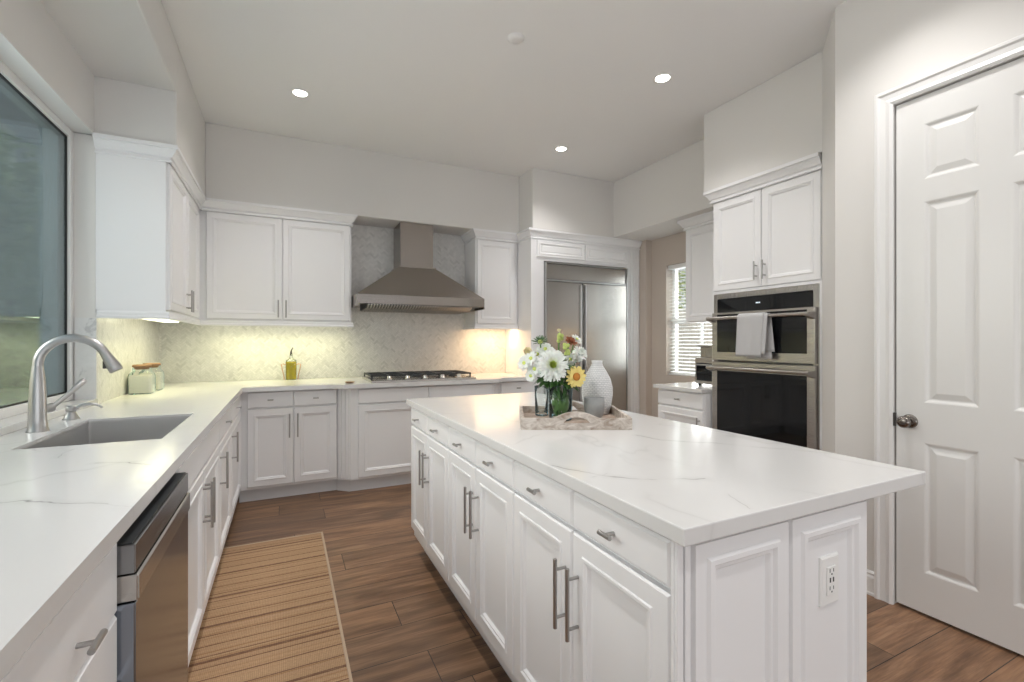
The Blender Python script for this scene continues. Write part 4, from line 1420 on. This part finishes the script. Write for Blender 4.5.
# ------------------------------------------------------------------ tray with bouquet
TC = Vector((1.127, 1.726, CT1 + 0.0))
ta = -rad(26)
TU = Vector((math.cos(ta), math.sin(ta), 0))
TN = Vector((math.sin(-ta) * 1.0, math.cos(ta), 0))
TN = Vector((-TU.y, TU.x, 0))            # away from the camera


class TF(Fr):
    pass


FTR = Fr(TC, TU, TN)
r = thing('serving_tray', TC, 'rectangular whitewashed wooden tray with arched handles on the island', 'tray')
hw, hd = 0.222, 0.185
obj('tray_floor', MB().box(-hw + 0.012, hw - 0.012, -hd + 0.012, hd - 0.012, 0.002, 0.014, FTR), M['tray_floor'], r)
w = MB()
w.box(-hw, -hw + 0.014, -hd + 0.014, hd - 0.014, 0.0, 0.050, FTR)
obj('side_rail', w, M['tray'], r, bevel=0.002)
w = MB()
w.box(hw - 0.014, hw, -hd + 0.014, hd - 0.014, 0.0, 0.050, FTR)
obj('side_rail', w, M['tray'], r, bevel=0.002)
for sg in (-1, 1):
    n0, n1 = (-hd, -hd + 0.014) if sg < 0 else (hd - 0.014, hd)
    w = MB()
    # rail whose top rises into an arched grip, with a hand hole
    N_ = 24
    top = []
    for k in range(N_ + 1):
        u = -hw + 2 * hw * k / N_
        bump_ = 0.026 * max(0.0, math.cos(min(1.0, abs(u) / 0.085) * PI / 2)) ** 0.8 if abs(u) < 0.085 else 0.0
        hole = 0.024 * math.sqrt(max(0.0, 1 - (u / 0.052) ** 2)) if abs(u) < 0.052 else 0.0
        top.append((u, 0.046 + bump_, hole))
    for k in range(N_):
        (ua, ta_, ha), (ub, tb_, hb) = top[k], top[k + 1]
        lowa, lowb = 0.026, 0.026
        w.loft([[FTR(ua, n0, 0), FTR(ub, n0, 0), FTR(ub, n0, lowb), FTR(ua, n0, lowa)], [FTR(ua, n1, 0), FTR(ub, n1, 0), FTR(ub, n1, lowb), FTR(ua, n1, lowa)]])
        if tb_ > lowb + hb and ta_ > lowa + ha:
            w.loft([[FTR(ua, n0, lowa + ha), FTR(ub, n0, lowb + hb), FTR(ub, n0, tb_), FTR(ua, n0, ta_)], [FTR(ua, n1, lowa + ha), FTR(ub, n1, lowb + hb), FTR(ub, n1, tb_), FTR(ua, n1, ta_)]])
    obj('handle_rail', w, M['tray'], r)
TZ = CT1 + 0.0145

# tall textured bottle vase
VX, VY = 1.322, 1.800
o = obj('bottle_vase', MB().lathe((VX, VY, TZ), [(0.050, 0), (0.056, 0.004), (0.066, 0.045), (0.0725, 0.090), (0.072, 0.125), (0.062, 0.165), (0.043, 0.200), (0.029, 0.222), (0.024, 0.236), (0.026, 0.248), (0.022, 0.248), (0.019, 0.236), (0.024, 0.222)], 36), M['pebble'], None, (VX, VY, TZ))
tag(o, 'tall white textured bottle vase at the right of the wooden tray', 'vase')
# stoneware candle cup
QX, QY = 1.213, 1.672
r = thing('candle_cup', (QX, QY, TZ), 'grey stoneware candle cup in front of the white textured vase', 'candle')
obj('cup', MB().lathe((QX, QY, TZ), [(0.022, 0), (0.030, 0.004), (0.040, 0.022), (0.0445, 0.055), (0.0435, 0.094), (0.0395, 0.094), (0.0395, 0.080), (0, 0.080)], 32), M['concrete'], r)
obj('wax', MB().lathe((QX, QY, TZ + 0.0805), [(0.039, 0), (0.039, 0.003), (0, 0.003)], 32), M['wax'], r)
# tumbler
GXc, GYc = 1.058, 1.862
o = obj('glass_tumbler', MB().lathe((GXc, GYc, TZ), [(0.0, 0.0005), (0.027, 0.0005), (0.030, 0.004), (0.032, 0.11), (0.033, 0.135), (0.0315, 0.135), (0.030, 0.11), (0.027, 0.012), (0.0, 0.010)], 28), M['clear_glass'], None, (GXc, GYc, TZ))
tag(o, 'empty clear glass tumbler behind the flower vase', 'glass')
# flower vase
BX, BY = 1.075, 1.728
r = thing('flower_vase', (BX, BY, TZ), 'clear glass cylinder vase filled with green stems, holding the bouquet', 'vase')
obj('glass', MB().lathe((BX, BY, TZ), [(0.0, 0.0005), (0.047, 0.0005), (0.050, 0.004), (0.051, 0.08), (0.054, 0.150), (0.0515, 0.150), (0.0485, 0.08), (0.046, 0.010), (0.0, 0.008)], 36), M['clear_glass'], r)


def frame_of(axis):
    a = Vector(axis).normalized()
    u = a.cross(Vector((0, 0, 1)))
    if u.length < 1e-3:
        u = Vector((1, 0, 0))
    u.normalize()
    return a, u, a.cross(u)


def petals(mb, c, axis, n, r0, L, wd, lift, curl, jitter=0.15, phase=0.0, rows=4):
    a, u, v = frame_of(axis)
    for k in range(n):
        th = 2 * PI * k / n + phase + random.uniform(-jitter, jitter)
        d = u * math.cos(th) + v * math.sin(th)
        s_ = a.cross(d)
        LL = L * random.uniform(0.88, 1.08)
        lf = lift + random.uniform(-0.1, 0.1)
        vs = []
        for i in range(rows + 1):
            t = i / rows
            ang = lf - curl * t
            rad_ = r0 + LL * t * math.cos(ang)
            hh = LL * t * math.sin(ang)
            ww = wd * (0.35 + 1.3 * t - 1.25 * t * t * t) * 0.5
            p = c + d * rad_ + a * hh
            vs += [p - s_ * ww, p + a * (ww * -0.35), p + s_ * ww]
        fs = []
        for i in range(rows):
            fs += [(i * 3, i * 3 + 1, i * 3 + 4, i * 3 + 3), (i * 3 + 1, i * 3 + 2, i * 3 + 5, i * 3 + 4)]
        mb.add(vs, fs, True)
    return mb


BASE_ = Vector((BX, BY, TZ))
CAMDIR = Vector((-0.44, -0.90, 0))


def stem_of(r, top, axis):
    th = random.uniform(0, 2 * PI)
    foot = BASE_ + Vector((0.026 * math.cos(th), 0.026 * math.sin(th), 0.016))
    off = Vector((top.x - BX, top.y - BY, 0))
    if off.length > 0.030:
        off = off.normalized() * 0.030
    rim = BASE_ + off + Vector((0, 0, 0.150))
    a = Vector(axis).normalized()
    under = top - a * 0.028 - Vector((0, 0, 0.012))
    mid = rim.lerp(under, 0.6) + Vector((0, 0, 0.008))
    obj('stem', MB().tube([foot, foot.lerp(rim, 0.5), rim, mid, under, top - a * 0.004], 0.0028, 7), M['stem'], r)
    return rim, under


def leaves_at(r, p, dirs, L=0.055, wd=0.022):
    m = MB()
    for d in dirs:
        d = Vector(d).normalized()
        a, u, v = frame_of(d)
        rows = 5
        vs = []
        for i in range(rows + 1):
            t = i / rows
            ww = wd * math.sin(PI * min(1, t * 0.92 + 0.06)) * 0.5
            q = p + d * (L * t) + Vector((0, 0, -0.35 * L * t * t))
            vs += [q - u * ww, q + v * (-0.2 * ww), q + u * ww]
        fs = []
        for i in range(rows):
            fs += [(i * 3, i * 3 + 1, i * 3 + 4, i * 3 + 3), (i * 3 + 1, i * 3 + 2, i * 3 + 5, i * 3 + 4)]
        m.add(vs, fs, True)
    return obj('leaves', m, M['leaf'], r, recalc=False)


def flower(name, label, cat, c, axis, kind, s=1.0, group=None, leaf=True):
    c = Vector(c)
    a = Vector(axis).normalized()
    r = thing(name, c, label, cat, group)
    if kind == 'mum':
        m = MB()
        for (n, r0, L, w_, lf, cu) in ((46, 0.012, 0.050, 0.0085, -0.08, 0.25), (44, 0.012, 0.047, 0.0085, 0.18, 0.25), (42, 0.011, 0.042, 0.008, 0.42, 0.2), (36, 0.010, 0.036, 0.008, 0.65, 0.1), (30, 0.009, 0.028, 0.007, 0.9, 0.0)):
            petals(m, c, a, n, r0 * s, L * s, w_ * s, lf, cu, phase=random.random())
        obj('petals', m, M['petal_white'], r, recalc=False)
        m = MB()
        petals(m, c + a * 0.006, a, 34, 0.006 * s, 0.022 * s, 0.006 * s, 1.0, -0.25)
        petals(m, c + a * 0.008, a, 26, 0.003 * s, 0.020 * s, 0.006 * s, 1.1, -0.25)
        petals(m, c + a * 0.008, a, 14, 0.001 * s, 0.016 * s, 0.005 * s, 1.25, -0.25)
        obj('flower_center', m, M['center_lime'], r, recalc=False)
    elif kind == 'sun':
        m = MB()
        petals(m, c, a, 20, 0.010 * s, 0.032 * s, 0.014 * s, 0.12, 0.25)
        petals(m, c, a, 18, 0.010 * s, 0.027 * s, 0.012 * s, 0.45, 0.2, phase=0.2)
        obj('petals', m, M['petal_yellow'], r, recalc=False)
        obj('flower_center', MB().lathe(c, [(0.014 * s, -0.002), (0.0145 * s, 0.005 * s), (0.010 * s, 0.010 * s), (0, 0.011 * s)], 20, axis=a), M['center_amber'], r)
    elif kind == 'pom':
        m = MB()
        for (n, r0, L, w_, lf, cu) in ((18, 0.006, 0.027, 0.012, 0.0, 0.6), (18, 0.006, 0.026, 0.011, 0.4, 0.1), (14, 0.005, 0.024, 0.010, 0.8, -0.4), (10, 0.003, 0.022, 0.009, 1.15, -0.7)):
            petals(m, c, a, n, r0 * s, L * s, w_ * s, lf, cu, phase=random.random())
        obj('petals', m, M['petal_white'], r, recalc=False)
    elif kind == 'daisy':
        m = MB()
        petals(m, c, a, 13, 0.005 * s, 0.022 * s, 0.011 * s, 0.25, 0.3)
        petals(m, c, a, 11, 0.004 * s, 0.018 * s, 0.010 * s, 0.6, 0.2, phase=0.3)
        obj('petals', m, M['petal_white'], r, recalc=False)
        obj('flower_center', MB().lathe(c, [(0.006 * s, 0), (0.006 * s, 0.004), (0, 0.007)], 14, axis=a), M['center_lime'], r)
    elif kind == 'cream':
        m = MB()
        petals(m, c, a, 12, 0.004 * s, 0.028 * s, 0.016 * s, 0.8, -0.3)
        petals(m, c, a, 9, 0.003 * s, 0.024 * s, 0.014 * s, 1.1, -0.3, phase=0.3)
        obj('petals', m, M['petal_cream'], r, recalc=False)
    elif kind == 'bud':
        m = MB()
        for k in range(7):
            q = c + Vector((random.uniform(-1, 1), random.uniform(-1, 1), random.uniform(-1.3, 1.3))) * 0.013 * s
            m.lathe(q, [(0, -0.008 * s), (0.007 * s, -0.003 * s), (0.0075 * s, 0.003 * s), (0, 0.010 * s)], 10, axis=a)
        obj('buds', m, M['petal_green'], r)
    elif kind == 'rust':
        m = MB()
        petals(m, c, a, 14, 0.004 * s, 0.022 * s, 0.010 * s, 0.6, 0.3)
        petals(m, c, a, 10, 0.003 * s, 0.018 * s, 0.009 * s, 1.0, 0.1)
        obj('petals', m, M['petal_rust'], r, recalc=False)
    elif kind == 'spiky':
        m = MB()
        petals(m, c, a, 16, 0.002, 0.034 * s, 0.006 * s, 0.5, 0.1)
        petals(m, c, a, 12, 0.002, 0.028 * s, 0.005 * s, 1.0, 0.1)
        obj('bracts', m, M['leaf'], r, recalc=False)
        obj('thistle_head', MB().lathe(c, [(0.004, -0.006), (0.009 * s, 0.0), (0.009 * s, 0.010), (0, 0.016)], 12, axis=a), M['petal_green'], r)
    rim, under = stem_of(r, c, a)
    if leaf:
        o_ = Vector((under.x - BX, under.y - BY, 0))
        o_ = o_.normalized() if o_.length > 0.01 else Vector((0, -1, 0))
        p = rim.lerp(under, 0.35)
        sd = o_.cross(Z)
        leaves_at(r, p, [o_ + Vector((0, 0, -0.25)), o_ * 0.6 + sd * 0.8 + Vector((0, 0, 0.1)), o_ * 0.5 - sd * 0.8, CAMDIR + Vector((0, 0, random.uniform(-0.3, 0.2)))])
    return r


flower('chrysanthemum', 'large white chrysanthemum with a lime centre, biggest bloom of the bouquet', 'flower', (0.995, 1.660, 1.168), (-0.42, -0.88, 0.22), 'mum', 1.12)
flower('sunflower', 'yellow sunflower with an amber centre, lower right of the bouquet', 'flower', (1.098, 1.640, 1.120), (-0.05, -0.95, -0.02), 'sun', 1.15)
flower('carnation', 'round white ruffled bloom at the upper right of the bouquet', 'flower', (1.155, 1.696, 1.215), (0.1, -0.8, 0.5), 'pom', 1.15)
flower('white_daisy', 'small white daisy above and left of the large chrysanthemum', 'flower', (0.985, 1.772, 1.212), (-0.55, -0.7, 0.5), 'daisy', 1.3)
flower('white_daisy', 'small white daisy at the far left edge of the bouquet', 'flower', (0.930, 1.789, 1.175), (-0.85, -0.5, 0.15), 'daisy', 1.35)
flower('white_daisy', 'small white daisy just above the large chrysanthemum', 'flower', (1.032, 1.760, 1.228), (-0.3, -0.7, 0.7), 'daisy', 1.25)
flower('white_daisy', 'small white daisy at the top right tip of the bouquet', 'flower', (1.182, 1.760, 1.278), (0.3, -0.7, 0.7), 'daisy', 1.1)
flower('white_daisy', 'small white daisy low on the left side of the bouquet', 'flower', (0.955, 1.775, 1.120), (-0.9, -0.6, -0.2), 'daisy', 1.15)
flower('ranunculus', 'pale cream yellow cupped bloom at the left of the bouquet', 'flower', (0.960, 1.800, 1.212), (-0.6, -0.5, 0.6), 'cream', 1.1)
flower('green_bud_sprig', 'lime green bud cluster at the top of the bouquet', 'flower', (1.095, 1.765, 1.285), (0, -0.3, 1), 'bud', 1.2)
flower('green_bud_sprig', 'lime green bud cluster between the chrysanthemum and the white carnation', 'flower', (1.085, 1.699, 1.232), (-0.2, -0.6, 0.8), 'bud', 1.25)
flower('rust_bloom', 'rust brown bloom near the top right of the bouquet', 'flower', (1.142, 1.750, 1.265), (0.1, -0.7, 0.7), 'rust', 1.2)
flower('thistle_sprig', 'spiky green thistle sprig at the upper left of the bouquet', 'flower', (0.985, 1.745, 1.262), (-0.4, -0.5, 0.9), 'spiky', 1.1)
flower('white_bud', 'small white closed bud at the very top of the bouquet', 'flower', (1.099, 1.778, 1.310), (0, -0.2, 1), 'cream', 0.55, leaf=False)
for (c_, a_, lb_, s_) in (((0.965, 1.760, 1.150), (-0.9, -0.6, 0.1), 'small white daisy tucked against the left side of the large chrysanthemum', 1.4),
                        ((1.010, 1.745, 1.235), (-0.5, -0.7, 0.6), 'small white daisy beneath the green thistle sprig', 1.3),
                        ((0.950, 1.765, 1.195), (-0.8, -0.6, 0.35), 'small white daisy between the cream bloom and the left edge daisy', 1.3),
                        ((1.120, 1.720, 1.190), (0.0, -0.8, 0.4), 'small white daisy between the sunflower and the carnation', 1.2),
                        ((1.060, 1.730, 1.205), (-0.2, -0.8, 0.5), 'small white daisy right beside the top of the large chrysanthemum', 1.2)):
    flower('white_daisy', lb_, 'flower', c_, a_, 'daisy', s_)
# leafy filler spray
r = thing('leafy_spray', BASE_ + Vector((0, 0, 0.15)), 'dark green leafy filler spreading beneath the blooms of the bouquet', 'foliage')
m = MB()
for k in range(9):
    th = rad(150 + k * 40)
    d = Vector((math.cos(th), math.sin(th), random.uniform(0.1, 0.9)))
    p0 = BASE_ + Vector((0.02 * math.cos(th), 0.02 * math.sin(th), 0.02))
    p1 = BASE_ + Vector((0.030 * math.cos(th), 0.030 * math.sin(th), 0.145))
    p2 = p1 + d.normalized() * 0.06
    m.tube([p0, p1, p1.lerp(p2, 0.5) + Vector((0, 0, 0.01)), p2], 0.0024, 6)
obj('stems', m, M['stem'], r)
m = MB()
for k in range(120):
    th = random.uniform(0, 2 * PI)
    q = BASE_ + Vector((0.03 * math.cos(th), 0.03 * math.sin(th), 0.160 + random.uniform(0, 0.10)))
    d = Vector((math.cos(th), math.sin(th), random.uniform(-0.3, 0.6))).normalized()
    L, wd = random.uniform(0.045, 0.085), random.uniform(0.014, 0.022)
    a, u, v = frame_of(d)
    vs = []
    for i in range(5):
        t = i / 4
        ww = wd * math.sin(PI * (t * 0.92 + 0.06)) * 0.5
        c_ = q + d * L * t + Vector((0, 0, -0.3 * L * t * t))
        vs += [c_ - u * ww, c_, c_ + u * ww]
    m.add(vs, [f for i in range(4) for f in ((i * 3, i * 3 + 1, i * 3 + 4, i * 3 + 3), (i * 3 + 1, i * 3 + 2, i * 3 + 5, i * 3 + 4))], True)
for k in range(110):                     # leaves pressed inside the glass
    th = random.uniform(0, 2 * PI)
    q = BASE_ + Vector((0.040 * math.cos(th), 0.040 * math.sin(th), random.uniform(0.02, 0.12)))
    t_ = Vector((-math.sin(th), math.cos(th), 0))
    n_ = Vector((0, 0, 1)) * 0.024 + t_ * random.uniform(-0.006, 0.006)
    m.add([q - t_ * 0.005 - n_ * 0.5, q + t_ * 0.005 - n_ * 0.3, q + t_ * 0.006 + n_ * 0.4, q - t_ * 0.002 + n_ * 0.7], [(0, 1, 2, 3)], True)
obj('leaves', m, M['leaf'], r, recalc=False)

# ------------------------------------------------------------------ outdoors
o = struct('ground_outside', MB().box(-6, XL - 0.24, -4, 9, -0.15, -0.05).box(XR + 0.2, 9, -2, 9, -0.15, -0.05), M['soil'])
o = struct('wall_neighbour', MB().box(-3.6, -3.4, -1, 9, -0.05, 4.2), M['stucco'])


def shrub(label, c, rx, ry, h, n, leafs=0.07, mat='hedge'):
    r = thing('tree', (c[0], c[1], -0.05), label, 'tree')
    m = MB().tube([(c[0], c[1], -0.05), (c[0] + 0.03, c[1], c[2] * 0.6), (c[0], c[1] + 0.05, c[2])], [0.06, 0.045, 0.02], 8)
    obj('trunk', m, M['bark'], r)
    m = MB()
    for k in range(n):
        while True:
            p = Vector((random.uniform(-1, 1), random.uniform(-1, 1), random.uniform(-1, 1)))
            if 0.25 < p.length < 1:
                break
        q = Vector((c[0] + p.x * rx, c[1] + p.y * ry, c[2] + p.z * h))
        a, u, v = frame_of((random.gauss(0, 1), random.gauss(0, 1), random.gauss(0, 1)))
        s_ = leafs * random.uniform(0.6, 1.3)
        m.add([q - u * s_ * 0.5, q + v * s_ * 0.25, q + u * s_ * 0.6, q - v * s_ * 0.25], [(0, 1, 2, 3)])
    obj('foliage', m, M[mat], r, recalc=False)


shrub('dense green tree outside the sink window', (-2.05, 5.3, 1.7), 0.42, 1.0, 1.3, 2400, 0.12)
shrub('second green tree outside the far end of the sink window', (-2.7, 7.6, 1.9), 0.6, 1.3, 1.3, 2600, 0.09)
shrub('bright green tree seen through the blinds of the small window', (6.2, 5.1, 2.6), 0.8, 1.5, 1.1, 3200, 0.09)
r = thing('garden_fence', (5.2, 5.0, -0.05), 'pale board fence outside the window with blinds', 'fence')
w = MB()
for k in range(28):
    y = 3.2 + k * 0.14
    w.box(5.2, 5.22, y, y + 0.13, -0.05, 1.75)
obj('boards', w, M['fence'], r)
obj('rail', MB().box(5.22, 5.26, 3.2, 7.1, 1.3, 1.38), M['fence'], r)
